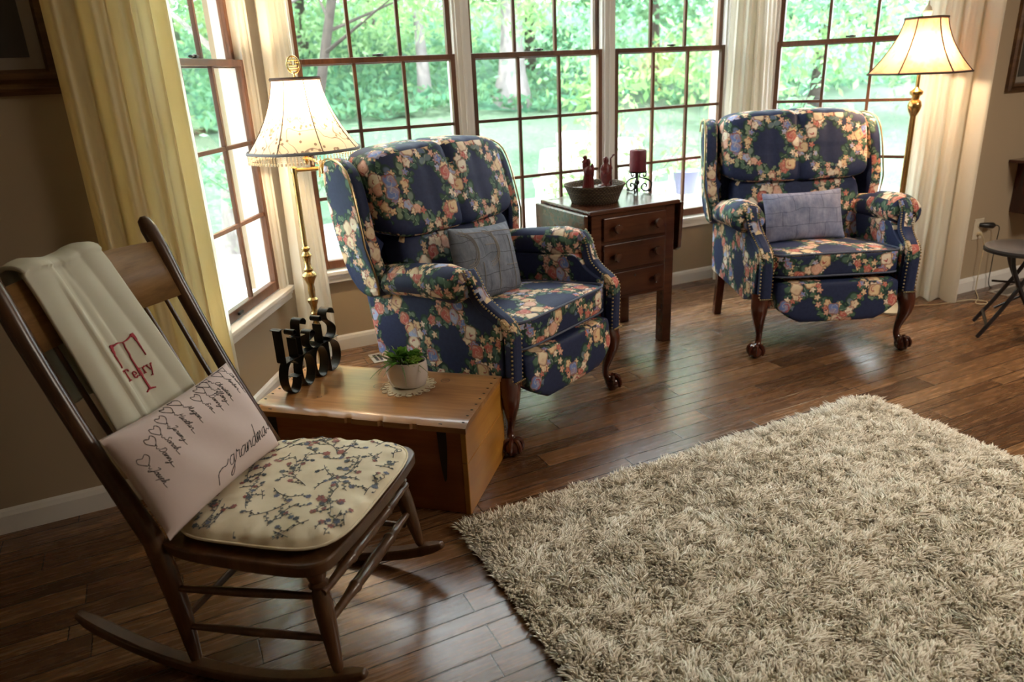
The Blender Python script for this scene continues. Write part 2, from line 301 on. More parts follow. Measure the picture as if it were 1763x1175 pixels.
def lathe(bm,prof,n=24,c=(0,0,0),sx=1,sy=1,close=True):
    rings=[]
    for r,z in prof:
        rings.append([bm.verts.new((c[0]+max(r,1e-4)*cos(2*PI*k/n)*sx,c[1]+max(r,1e-4)*sin(2*PI*k/n)*sy,c[2]+z)) for k in range(n)])
    for A,B_ in zip(rings,rings[1:]):
        for k in range(n): bm.faces.new((A[k],A[(k+1)%n],B_[(k+1)%n],B_[k]))
    if close: bm.faces.new(rings[0][::-1]); bm.faces.new(rings[-1])
def turned(bm,p0,p1,prof,n=12):   # prof: (t 0..1, r)
    p0,p1=Vector(p0),Vector(p1); tube(bm,[p0.lerp(p1,t) for t,r in prof],[r for t,r in prof],n)
def prism(bm,poly,axis,a0,a1):
    def P(u,v,a): return {'x':(a,u,v),'y':(u,a,v),'z':(u,v,a)}[axis]
    A=[bm.verts.new(P(u,v,a0)) for u,v in poly]; B_=[bm.verts.new(P(u,v,a1)) for u,v in poly]; n=len(poly)
    for k in range(n): bm.faces.new((A[k],A[(k+1)%n],B_[(k+1)%n],B_[k]))
    bm.faces.new(A[::-1]); bm.faces.new(B_)
def sball(bm,c,s,e=2.0,n=10,f=None):   # superquadric block
    vs={}
    def V(p):
        k=tuple(round(a,5) for a in p)
        if k not in vs:
            q=Vector(p); nm=(abs(q.x)**e+abs(q.y)**e+abs(q.z)**e)**(1/e); mx=max(abs(q.x),abs(q.y),abs(q.z)); q=q*(mx/nm)
            q=Vector((q.x*s[0],q.y*s[1],q.z*s[2]))
            if f: q=Vector(f(q))
            vs[k]=bm.verts.new(q+Vector(c))
        return vs[k]
    g=[math.tan((-1+2*i/n)*PI/4) for i in range(n+1)]
    for ax in range(3):
        for sg in (-1,1):
            for i in range(n):
                for j in range(n):
                    q=[]
                    for a,b in ((g[i],g[j]),(g[i+1],g[j]),(g[i+1],g[j+1]),(g[i],g[j+1])):
                        p=[0,0,0]; p[ax]=sg; p[(ax+1)%3]=a; p[(ax+2)%3]=b; q.append(V(p))
                    if sg<0: q=q[::-1]
                    bm.faces.new(q)
def grid(bm,nu,nv,f,wrap=False):
    V=[[bm.verts.new(f(i/nu,j/nv)) for j in range(nv+1)] for i in range(nu if wrap else nu+1)]
    for i in range(nu):
        for j in range(nv): bm.faces.new((V[i][j],V[(i+1)%len(V)][j],V[(i+1)%len(V)][j+1],V[i][j+1]))
    return V
def crom(pts,k=6,closed=False):
    P=[Vector(p) for p in pts]; n=len(P); out=[]
    for i in range(n if closed else n-1):
        a=P[(i-1)%n] if closed or i>0 else P[0]; b=P[i]; c=P[(i+1)%n]; d=P[(i+2)%n] if closed or i+2<n else P[-1]
        for j in range(k):
            t=j/k; out.append(.5*((2*b)+(c-a)*t+(2*a-5*b+4*c-d)*t*t+(3*b-a-3*c+d)*t*t*t))
    if not closed: out.append(P[-1])
    return out
def c2(pts,k=6,closed=False): return [(p.x,p.y) for p in crom([(a,b,0) for a,b in pts],k,closed)]
def fin(name,bm,mat,parent=None,loc=(0,0,0),rot=(0,0,0),smooth=True,bev=0,uv=False,seg=2,solid=0,sub=0):
    bmesh.ops.recalc_face_normals(bm,faces=bm.faces)
    me=bpy.data.meshes.new(name); 
    if uv=='box':
        bm.normal_update(); L=bm.loops.layers.uv.new('UVMap')
        for f in bm.faces:
            n_=f.normal; a=[abs(n_.x),abs(n_.y),abs(n_.z)]; k=a.index(max(a))
            for l in f.loops:
                c=l.vert.co; l[L].uv={0:(c.y+.07,c.z),1:(c.x,c.z),2:(c.x,c.y+.37)}[k]
    elif callable(uv):
        L=bm.loops.layers.uv.new('UVMap')
        for f in bm.faces:
            for l in f.loops: l[L].uv=uv(l.vert.co)
    bm.to_mesh(me); bm.free(); me.materials.append(mat)
    if smooth:
        me.polygons.foreach_set('use_smooth',[True]*len(me.polygons)); me.set_sharp_from_angle(angle=math.radians(38 if smooth is True else smooth))
    o=bpy.data.objects.new(name,me); COL.objects.link(o); o.parent=parent; o.location=loc; o.rotation_euler=rot
    if solid: md=o.modifiers.new('s','SOLIDIFY'); md.thickness=solid; md.offset=0
    if bev: md=o.modifiers.new('b','BEVEL'); md.width=bev; md.segments=seg; md.limit_method='ANGLE'; md.angle_limit=math.radians(40)
    if sub: md=o.modifiers.new('u','SUBSURF'); md.levels=sub; md.render_levels=sub
    return o
def thing(name,label,cat,loc=(0,0,0),rz=0,group=None,kind=None):
    o=bpy.data.objects.new(name,None); o.empty_display_size=.1; COL.objects.link(o); o.location=loc; o.rotation_euler=(0,0,rz)
    if kind: o['kind']=kind
    return tag(o,label,cat,group)
def tag(o,label,cat,group=None,kind=None):
    if label: o['label']=label
    if cat: o['category']=cat
    if group: o['group']=group
    if kind: o['kind']=kind
    return o
def struct(o): o['kind']='structure'; return o
def copytree(o,parent=None):
    c=o.copy(); COL.objects.link(c); c.parent=parent
    for ch in list(o.children): copytree(ch,c)
    return c
nb=bmesh.new
# ------------------------------------------------------------------ room shell
YM=2.745; YB=3.898; HC=2.75
A_=Vector((-.0925,YM)); Bc=Vector((.594,YB)); Cc=Vector((3.517,YB)); Dc=Vector((4.254,YM))
tl=Vector((.512,.859)); nl=Vector((-.859,.512)); tr_=Vector((.5389,-.8424)); nr=Vector((.8424,.5389))
bm=nb(); box(bm,-2.2,6.2,-3.2,4.05,-.12,0); struct(fin('floor',bm,MF,smooth=False))
bm=nb(); box(bm,-2.2,6.2,-3.2,4.05,HC,HC+.1); struct(fin('ceiling',bm,MCEIL,smooth=False))
bm=nb(); box(bm,-2.2,-.0925,YM,YM+.14,0,HC); struct(fin('wall_left',bm,MWALL,smooth=False))
bm=nb(); box(bm,4.254,6.2,YM,YM+.14,0,HC); struct(fin('wall_right',bm,MWALL,smooth=False))
bm=nb(); box(bm,-2.3,-2.2,-3.2,YM+.14,0,HC); struct(fin('wall_far_left',bm,MWALL,smooth=False))
bm=nb(); box(bm,6.2,6.3,-3.2,YM+.14,0,HC); struct(fin('wall_far_right',bm,MWALL,smooth=False))
bm=nb(); box(bm,-2.3,6.3,-3.3,-3.2,0,HC); struct(fin('wall_rear',bm,MWALL,smooth=False))
# bay walls are laid out in their own frames: x along the wall, y outward
SA=.845
bays={'left':(nl*1.4848,atan2(tl.y,tl.x),2.311,3.652,[2.537]),'back':(Vector((0,YB)),0.0,.594,3.517,[.730,1.666,2.598]),'right':(nr*5.0633,atan2(tr_.y,tr_.x),-1.388,-.0198,[-1.125])}
ZS=.472; ZT=2.60
wi=0; ti=0
WL={0:None}
def window(base,ang,u0):
    global wi; wi+=1
    r=bpy.data.objects.new('window_%d'%wi,None); COL.objects.link(r); r.location=(base.x,base.y,0); r.rotation_euler=(0,0,ang); r['kind']='structure'
    a=u0; b=u0+SA; ga,gb=a+.028,b-.028; st=(gb-ga)/3
    # white jamb liner
    bm=nb(); box(bm,a-.012,a+.002,.0,.12,ZS-.02,ZT+.02); box(bm,b-.002,b+.012,.0,.12,ZS-.02,ZT+.02); box(bm,a-.012,b+.012,.0,.12,ZT,ZT+.02); box(bm,a-.012,b+.012,.036,.16,ZS-.03,ZS-.002); fin('window_frame',bm,MTRIM,r,smooth=False)
    def sash(nm,y0,z0,z1,g0,g1,rows):
        bm=nb(); box(bm,a,a+.028,y0,y0+.032,z0,z1); box(bm,b-.028,b,y0,y0+.032,z0,z1); box(bm,a+.028,b-.028,y0,y0+.032,z0,g0); box(bm,a+.028,b-.028,y0,y0+.032,g1,z1)
        s=fin(nm,bm,MSASH,r,smooth=False,bev=.003)
        bm=nb()
        for k in (1,2): box(bm,ga+st*k-.009,ga+st*k+.009,y0+.006,y0+.026,g0,g1)
        for k in range(1,rows): z=g0+(g1-g0)*k/rows; box(bm,ga,gb,y0+.007,y0+.025,z-.009,z+.009)
        fin('muntin_grid',bm,MSASH,s,smooth=False,bev=.002)
        bm=nb(); box(bm,ga,gb,y0+.014,y0+.018,g0,g1); fin('window_pane',bm,MGLASS,s,smooth=False); return s
    lo=sash('lower_sash',0.0,ZS,1.540,.518,1.512,3)
    up_=sash('upper_sash',.036,1.506,ZT,1.540,ZT-.04,3)
    bm=nb(); c=(a+b)/2; tube(bm,[(c-.028,.012,1.548),(c+.028,.012,1.548)],.009,8,ell=.6); lathe(bm,[(.014,0),(.014,.012),(.004,.016)],12,(c+.005,.012,1.541)); fin('sash_lock',bm,MBLK,lo)
    bm=nb(); box(bm,c-.055,c-.012,-.012,0,.488,.502); fin('sash_lift',bm,MIRON,lo,smooth=False,bev=.003)
    return r
for nm,(base,ang,ua,ub,ws) in bays.items():
    bm=nb(); y0,y1=.012,.15
    box(bm,ua,ub,y0,y1,0,ZS-.03); box(bm,ua,ub,y0,y1,ZT+.02,HC)
    xs=[ua]+[v for w_ in ws for v in (w_-.012,w_+SA+.012)]+[ub]
    for i in range(0,len(xs),2): box(bm,xs[i],xs[i+1],y0,y1,ZS-.03,ZT+.02)
    struct(fin('wall_bay_'+nm if nm!='back' else 'wall_back',bm,MWALL,loc=(base.x,base.y,0),rot=(0,0,ang),smooth=False))
    for w_ in ws: window(base,ang,w_)
    # casing, sill and apron
    ti+=1; bm=nb(); a=ws[0]; b=ws[-1]+SA
    box(bm,a-.075,a-.010,-.014,.013,ZS-.02,ZT+.08); box(bm,b+.010,b+.075,-.014,.013,ZS-.02,ZT+.08); box(bm,a-.075,b+.075,-.016,.013,ZT+.012,ZT+.09)
    box(bm,a-.066,a-.05,-.024,-.014,ZS,ZT+.06); box(bm,b+.05,b+.066,-.024,-.014,ZS,ZT+.06)
    for w1,w2 in zip(ws,ws[1:]):
        p,q=w1+SA+.010,w2-.010; box(bm,p,q,-.012,.03,ZS-.01,ZT+.02); box(bm,p+.026,q-.026,-.020,-.012,ZS,ZT+.02)
    s0=max(ua+.02,a-.09); s1=min(ub-.02,b+.09)
    box(bm,s0,s1,-.045,.02,ZS-.028,ZS-.006); box(bm,s0+.01,s1-.01,-.026,.013,ZS-.072,ZS-.028); box(bm,s0+.01,s1-.01,-.034,-.02,ZS-.046,ZS-.028)
    struct(fin('trim_%d'%ti,bm,MTRIM,loc=(base.x,base.y,0),rot=(0,0,ang),smooth=False,bev=.004))
    bm=nb(); prism(bm,[(.013,0),(-.006,0),(-.006,.062),(-.001,.078),(.013,.086)],'x',ua+.005,ub-.005)
    struct(fin('baseboard_bay_'+nm if nm!='back' else 'baseboard_back',bm,MTRIM,loc=(base.x,base.y,0),rot=(0,0,ang),smooth=False))
for nm,a,b in (('left',-2.2,-.0925),('right',4.254,6.2)):
    bm=nb(); prism(bm,[(YM,0),(YM-.016,0),(YM-.016,.066),(YM-.01,.082),(YM,.09)],'x',a,b); struct(fin('baseboard_'+nm,bm,MTRIM,smooth=False))
# ------------------------------------------------------------------ curtains
def curtain(name,label,path,mat,z0,z1,fold=.030,nf=9,seed=1,flare=0.0,lab=None,hem=.0):
    P=crom([(a,b,0) for a,b in path],10); L=[0]
    for a,b in zip(P,P[1:]): L.append(L[-1]+(b-a).length)
    def at(s):
        s*=L[-1]; i=max(0,min(len(P)-2,next((k for k in range(len(L)-1) if L[k+1]>=s),len(P)-2))); t=(s-L[i])/max(1e-6,L[i+1]-L[i]); p=P[i].lerp(P[i+1],t); d=(P[i+1]-P[i]).normalized(); return p,Vector((d.y,-d.x,0))
    rd=random.Random(seed); ph=[rd.random()*6 for _ in range(4)]
    bm=nb(); nu=nf*14
    def f(u,v):
        w_=u+.018*sin(3.1*v+ph[0])*sin(PI*u)+.012*sin(7*u+ph[1])
        p,n_=at(min(1,max(0,u+ (u-.5)*flare*(1-v)**3))) ; 
        ex=(u-.5)*flare*(1-v)**2*L[-1]; dr=Vector((-n_.y,n_.x,0))
        a=fold*(.75+.35*sin(5*u+ph[2]))*(1+.25*(1-v))*sin(2*PI*nf*w_+.5*sin(2.5*v+ph[3]))+.3*fold*sin(2*PI*nf*2.3*w_+ph[1])
        q=p+n_*a+dr*ex; return (q.x,q.y,z0+(z1-z0)*v+ (0 if v>0 else .006*sin(30*u)))
    grid(bm,nu,26,f)
    o=fin(name,bm,mat,solid=0,smooth=80); return tag(o,label,'curtain')
def offp(base,ang,u,d): t=Vector((cos(ang),sin(ang))); n_=Vector((-t.y,t.x)); p=base+t*u-n_*d; return (p.x,p.y)
bl=bays['left']; br=bays['right']
g1=curtain('window_curtain','long cream curtain beside the rocking chair, between dark wall and left window',[(-.205,2.675),(-.12,2.675),offp(bl[0],bl[1],2.36,.10),offp(bl[0],bl[1],2.62,.10)],MCURT,.012,2.62,.028,5,3)
g2=curtain('sheer_curtain','narrow white sheer curtain over the edge of the left window',[offp(bl[0],bl[1],2.55,.045),offp(bl[0],bl[1],2.74,.045)],MSHEER,.02,2.62,.012,4,5)
g3=curtain('window_curtain','white curtain in the bay corner behind the beaded brass lamp',[offp(bl[0],bl[1],3.44,.09),(.60,3.72),(.70,3.80)],MCURT2,.012,2.62,.022,5,8,flare=.45)
g4=curtain('window_curtain','pale curtain in the bay corner behind the right armchair',[(3.40,3.81),(3.47,3.79),offp(br[0],br[1],-1.27,.09),offp(br[0],br[1],-1.13,.09)],MCURT2,.012,2.62,.022,5,11,flare=.25)
g5=curtain('window_curtain','ivory curtain beside the right floor lamp, lit warm by its bulb',[offp(br[0],br[1],-.31,.09),offp(br[0],br[1],-.12,.09),(4.19,2.675),(4.29,2.67)],MCURT2,.010,2.62,.030,4,14)
# ------------------------------------------------------------------ wing chairs
def wing_chair(label):
    R=thing('wing_armchair',label,'armchair')
    F=MFLOR
    # inner base box
    bm=nb(); box(bm,-.32,.32,.03,.68,.24,.39); fin('seat_deck',bm,F,R,uv='box',bev=.02)
    for s in (-1,1):
        prof=c2([(.01,.325),(.05,.318),(.10,.285),(.17,.262),(.30,.27),(.50,.275),(.72,.278)],4)+c2([(.735,.45),(.74,.575),(.60,.61),(.30,.63),(.19,.645),(.145,.63),(.11,.595),(.06,.565),(.012,.545)],4)
        bm=nb(); prism(bm,prof,'x',s*.325,s*.402); fin('side_panel',bm,F,R,uv='box',bev=.012)
        # rolled arm
        bm=nb(); path=[(s*.385,.70,.625),(s*.388,.60,.645),(s*.392,.48,.662),(s*.396,.36,.674),(s*.400,.26,.680),(s*.402,.20,.676),(s*.402,.168,.664),(s*.402,.150,.652)]
        sc=[(.066,.060),(.070,.064),(.073,.066),(.076,.070),(.078,.074),(.074,.070),(.058,.054),(.022,.02)]
        tube(bm,path,[(a,b) for a,b in sc],20,upv=(1,0,0)); fin('arm_roll',bm,F,R,uv='box',smooth=70)
        # scrolled front facing
        cen=crom([(s*.388,.168,.735),(s*.392,.140,.70),(s*.385,.120,.65),(s*.375,.095,.610),(s*.367,.050,.575),(s*.365,.005,.548),(s*.364,-.020,.515),(s*.363,-.022,.45),(s*.362,-.020,.38),(s*.362,-.018,.318)],4)
        bm=nb(); w=.030; sweep(bm,cen,[(-w,-.026),(w,-.026),(w,.010),(w*.6,.022),(-w*.6,.022),(-w,.010)],(1,0,0)); fc=fin('arm_facing',bm,F,R,uv='box',bev=.006)
        bm=nb()
        fr=frames(cen,(1,0,0)); acc=0
        dense=[]
        for (p,a,b,t),(p2,a2,b2,t2) in zip(fr,fr[1:]):
            k=max(1,int((p2-p).length/.0115)); 
            for j in range(k): dense.append((p.lerp(p2,j/k),a.lerp(a2,j/k),b.lerp(b2,j/k)))
        for p,a,b in dense:
            for q in (-w*1.0,w*1.0): sball(bm,p+a*q-b*.0+b*(-1 if b.y>0 else 1)*.012,(.0045,.0045,.0045),2,2)
        for k in range(7): sball(bm,(s*.362+(k-3)*.0095,-.044,.322),(.0042,.0042,.0042),2,2)
        fin('nailhead_trim',bm,MNAIL,R,smooth=80)
        # wing
        wp=c2([(.60,.595),(.585,.68),(.60,.80),(.625,.92),(.655,1.03),(.70,1.105),(.78,1.135),(.86,1.13),(.90,1.09),(.90,.98),(.875,.84),(.83,.70),(.77,.60),(.70,.565),(.64,.575)],3,True)
        bm=nb(); prism(bm,wp,'x',0,.068*s)
        for v in bm.verts: v.co.x+=s*(.382-(.72-v.co.y)*-.0)+s*.055*max(0,(.86-v.co.y)/.27)*max(0,min(1,(v.co.z-.55)/.25))
        fin('wing',bm,F,R,uv='box',bev=.026,seg=4)
        # rope piping along the outer edge of the wing
        ep=[Vector((s*(.452+.055*max(0,(.86-y)/.27)*max(0,min(1,(z-.55)/.25))),y+.006,z)) for y,z in wp[0:26]]
        bm=nb(); tube(bm,ep,.0045,6); fin('rope_piping',bm,MNAIL,R)
        # front leg with ball and claw
        d=Vector((s*.6,-.8,0)); base=Vector((s*.366,.012,0))
        offs=[(.335,.0,.048),(.30,.006,.046),(.265,.016,.042),(.22,.018,.034),(.17,.006,.025),(.12,-.008,.0175),(.085,-.010,.0155),(.062,.0,.019),(.048,.012,.026)]
        bm=nb(); P=crom([base+d*o_+Vector((0,0,z)) for z,o_,r in offs],3); rr=crom([(r,0,0) for z,o_,r in offs],3); tube(bm,P,[v.x for v in rr],12)
        bc=base+d*.024+Vector((0,0,.034)); sball(bm,bc,(.036,.036,.034),2,6)
        for k in range(4):
            a=atan2(d.y,d.x)+(k-1.5)*1.05; q=Vector((cos(a),sin(a),0)); cl=crom([bc+q*.012+Vector((0,0,.036)),bc+q*.030+Vector((0,0,.030)),bc+q*.040+Vector((0,0,.008)),bc+q*.036+Vector((0,0,-.018))],3); tube(bm,cl,[.009,.009,.010,.009,.0095,.009,.009,.008,.007,.004][:len(cl)],6)
        fin('leg',bm,MMAHO,R)
        bm=nb(); prism(bm,[(-.022,-.022),(.022,-.022),(.022,.022),(-.022,.022)],'z',0,.30)
        for v in bm.verts: v.co.x+=s*.355; v.co.y+=.68+(.30-v.co.z)*.16+(-.0 if v.co.z>.1 else 0)
        fin('leg',bm,MMAHO,R,smooth=False,bev=.004)
    # seat cushion
    bm=nb(); sball(bm,(0,.265,.447),(.322,.290,.066),9,14,lambda q:(q.x,q.y,q.z+(.022*(1-(q.x/.33)**2)*(1-(q.y/.3)**2) if q.z>0 else 0)-(q.y)*.10)); cu=fin('seat_cushion',bm,F,R,uv='box',smooth=60)
    for z in (.060,-.052):
        L=[( .314*cos(t)*min(1.0,1/max(abs(cos(t)),abs(sin(t)))*.985) , .265+.283*sin(t)*min(1.0,1/max(abs(cos(t)),abs(sin(t)))*.985)) for t in [2*PI*k/72 for k in range(72)]]
        L=[]; 
        for k in range(96):
            t=2*PI*k/96; e=9; c_,s_=cos(t),sin(t); nrm=(abs(c_)**e+abs(s_)**e)**(1/e); L.append((.321*c_/nrm,.265+.288*s_/nrm))
        bm=nb(); tube(bm,[(x,y,.447+z-(y-.265)*.10) for x,y in L],.005,6,closed=True); fin('piping',bm,MPIPE,cu)
    # footrest panel
    bm=nb(); 
    def fr_(q):
        x,y,z=q; bot=-(.0 if z>0 else 1)*.062*min(1,max(0,(.30-abs(x))/.10)); return (x,y-.010*(1-(x/.31)**2)+.012*z/.09-(.0 if z<0 else 0),z+bot*(abs(z)/.075))
    sball(bm,(0,.0,.325),(.308,.045,.072),8,14,fr_); fin('footrest_panel',bm,F,R,uv='box',smooth=60)
    bm=nb(); tube(bm,[(-.33,.06,.262),(.33,.06,.262)],.009,8); fin('recliner_bar',bm,MBLK,R)
    # backrest : lower pad and rolled upper pad
    def bk(q,zc,amp):
        x,y,z=q; Z=z+zc; 
        return (x*(1-.0*max(0,(Z-.8)/.35)),y+.53+(Z-.45)*.30-amp*(1-(x/.39)**2)*0 ,z)
    bm=nb(); sball(bm,(0,0,.63),(.352,.085,.215),6,14,lambda q:bk(q,.63,0)); fin('backrest',bm,F,R,uv='box',smooth=60)
    def up_(q):
        x,y,z=bk(q,.98,0); 
        g=math.exp(-(x/.018)**2)*.018+math.exp(-((abs(x)-.15)/.02)**2)*.006
        if q.y<0: y+=g*(.5+.5*min(1,abs(z)/.1))
        y-=.022*(1-(x/.38)**2) if q.y<0 else 0
        return (x,y,z+.012*(1-(x/.38)**2)*(1 if z>0 else 0)-g*(.7 if z>.08 else 0))
    bm=nb(); sball(bm,(0,0,.985),(.400,.110,.178),6.5,34,up_); fin('head_pillow',bm,F,R,uv='box',smooth=60)
    bm=nb(); prism(bm,c2([(.60,.30),(.735,.30),(.80,.60),(.865,.98),(.86,1.09),(.80,1.12),(.74,1.0),(.66,.60)],3,True),'x',-.385,.385); fin('back_panel',bm,F,R,uv='box',bev=.02)
    return R
c1=wing_chair('blue floral wing armchair on the left, by the beaded lamp and wooden chest')
c2_=copytree(c1); c2_['label']='blue floral wing armchair on the right, before the cream curtain, lavender denim pillow on it'
for o in (c1,c2_): o['group']='matching floral wing armchairs'
c1.location=(1.4175,2.495,0); c1.rotation_euler=(0,0,math.radians(25.4))
c2_.location=(2.9535,2.452,0); c2_.rotation_euler=(0,0,math.radians(-23.75))
for s in (-1,1):   # arm covers of the right-hand chair
    bm=nb(); path=[(s*.397,.40,.676),(s*.399,.30,.684),(s*.402,.22,.684),(s*.402,.17,.676),(s*.402,.140,.652)]
    def sec(r): return [(r*cos(t),r*sin(t)) for t in [PI*k/12*1.25-PI*.125 for k in range(13)]]
    fr=frames(path,(1,0,0)); rings=[]
    for (p,a,b,t),r in zip(fr,(.082,.084,.086,.084,.05)):
        rings.append([bm.verts.new(p+a*(r*cos(q))+Vector((0,0,1))*(r*.94*sin(q))) for q in [-.45+(PI+.9)*k/14 for k in range(15)]])
    for A,B_ in zip(rings,rings[1:]):
        for k in range(14): bm.faces.new((A[k],A[k+1],B_[k+1],B_[k]))
    fin('arm_cover',bm,MFLOR,c2_,uv='box',smooth=70,solid=.004)
# ------------------------------------------------------------------ pillows
def pillow_surf(w,h,t,pinch=.05):
    def f(u,v,side):
        x=u*w/2*(1-pinch*(1-abs(v))*0-pinch*(v*v)*0-.05*(1-v*v)*abs(u)**3); y=v*h/2*(1-.07*(1-u*u)*abs(v)**3)
        th=t*((1-abs(u)**3.2)*(1-abs(v)**3.2))**.55
        wr=.0035*sin(9*u+4*v)*max(0,1-u*u)*max(0,1-v*v)
        return Vector((x,y,side*(th+wr*(side>0))))
    return f
def pillow(name,label,w,h,t,mat,M,cat='pillow',parent=None,uvs=1.0):
    f=pillow_surf(w,h,t); bm=nb(); n=28
    for side in (1,-1): grid(bm,n,n,lambda a,b,side=side:f(sin((a*2-1)*PI/2)*.4+(a*2-1)*.6,sin((b*2-1)*PI/2)*.4+(b*2-1)*.6,side))
    bmesh.ops.remove_doubles(bm,verts=bm.verts,dist=1e-5)
    o=fin(name,bm,mat,uv=lambda c:(c.x+.5,c.y+.5),smooth=80); o.matrix_world=M
    if label: tag(o,label,cat)
    return o,f
def basis(c,x,y):   # x,y directions -> matrix
    x=Vector(x).normalized(); y=Vector(y); y=(y-x*y.dot(x)).normalized(); z=x.cross(y); c=Vector(c)
    return Matrix(((x.x,y.x,z.x,c.x),(x.y,y.y,z.y,c.y),(x.z,y.z,z.z,c.z),(0,0,0,1)))
def world(o,p): return o.matrix_basis@Vector(p)
def wdir(o,p): return (o.matrix_basis.to_3x3()@Vector(p))
def place_on(ch,c,x,y): return basis(world(ch,c),wdir(ch,x),wdir(ch,y))
p1,_=pillow('denim_pillow','grey denim patchwork pillow with pocket outlines, resting in left armchair',.40,.33,.062,MDEN1,place_on(c1,(-.03,.385,.665),(1,.02,-.10),(.14,.30,.95)))
bm=nb()
f=pillow_surf(.40,.33,.062)
def onp(f,w,h,pts,off=.0015):
    return [f(max(-.98,min(.98,x*2/w)),max(-.98,min(.98,y*2/h)),1)+Vector((0,0,off)) for x,y in pts]
for dx in (0,.13):
    for r in (.052,.060,.066): tube(bm,onp(f,.40,.33,[(-.165+dx+r*cos(t),.06+r*1.25*sin(t)) for t in [-PI/2+PI*k/14 for k in range(15)]]),.0016,5)
for pts in ([(-.18,.135),(.17,.125)],[(-.05,.07),(.02,.07)],[(.06,-.03),(.16,-.03)],[(.0,-.14),(.02,.13)],[(.12,-.15),(.12,.1)],[(-.10,-.15),(-.09,.0)]):
    P=[(pts[0][0]+(pts[1][0]-pts[0][0])*k/10,pts[0][1]+(pts[1][1]-pts[0][1])*k/10) for k in range(11)]; tube(bm,onp(f,.40,.33,P),.0018,5)
st=fin('topstitching',bm,plain('tan_stitching',(.34,.32,.30),.8),p1)
p2,_=pillow('denim_pillow','lavender blue denim patchwork lumbar pillow resting in right armchair',.43,.27,.058,MDEN2,place_on(c2_,(-.03,.375,.645),(1,.0,.02),(.06,.36,.93)))
# ------------------------------------------------------------------ drop leaf chest table
T=thing('drop_leaf_table','dark walnut drop-leaf side table with three drawers between the armchairs','side table',(1.885,3.03,0),math.radians(1.5))
bm=nb(); box(bm,0,.52,0,.02,.30,.755); box(bm,0,.02,0,.44,.30,.755); box(bm,.50,.52,0,.44,.30,.755); box(bm,0,.52,.42,.44,.30,.755); box(bm,.02,.5,.02,.42,.30,.32); fin('cabinet_body',bm,MTABLE,T,smooth=False)
bm=nb(); box(bm,-.02,.54,-.022,.47,.757,.780); fin('table_top',bm,MTABLE,T,smooth=False,bev=.007,seg=3)
for x in (-.05,.545):
    bm=nb(); pr=[(-.02,.765),(.47,.765),(.47,.54),(.44,.50),(.02,.50),(-.01,.52)]; prism(bm,pr,'x',x,x+.022); fin('drop_leaf',bm,MTABLE,T,smooth=False,bev=.006)
for x in (0,.46):
    for y in (-.003,.382):
        bm=nb(); prism(bm,[(0,0),(.06,0),(.06,.06),(0,.06)],'z',0,.757)
        for v in bm.verts:
            v.co.x+=x; v.co.y+=y
        fin('leg',bm,MTABLE,T,smooth=False,bev=.004)
for i,(z0,z1) in enumerate(((.615,.735),(.462,.600),(.318,.448))):
    bm=nb(); box(bm,.066,.454,-.016,.004,z0,z1); d=fin('drawer',bm,MTABLE,T,smooth=False,bev=.004)
    for x in (.135,.385):
        bm=nb(); lathe(bm,[(.011,0),(.010,.012),(.022,.018),(.0255,.029),(.022,.038),(.008,.041)],18)
        for v in bm.verts: v.co=Vector((v.co.x+x,-.016-v.co.z,v.co.y+(z0+z1)/2+.004))
        fin('knob',bm,MTABLE,d)
    if i==2:
        bm=nb(); lathe(bm,[(.006,0),(.006,.002)],10)
        for v in bm.verts: v.co=Vector((v.co.x+.26,-.016-v.co.z,v.co.y+z1-.03))
        fin('keyhole',bm,MBLK,d)
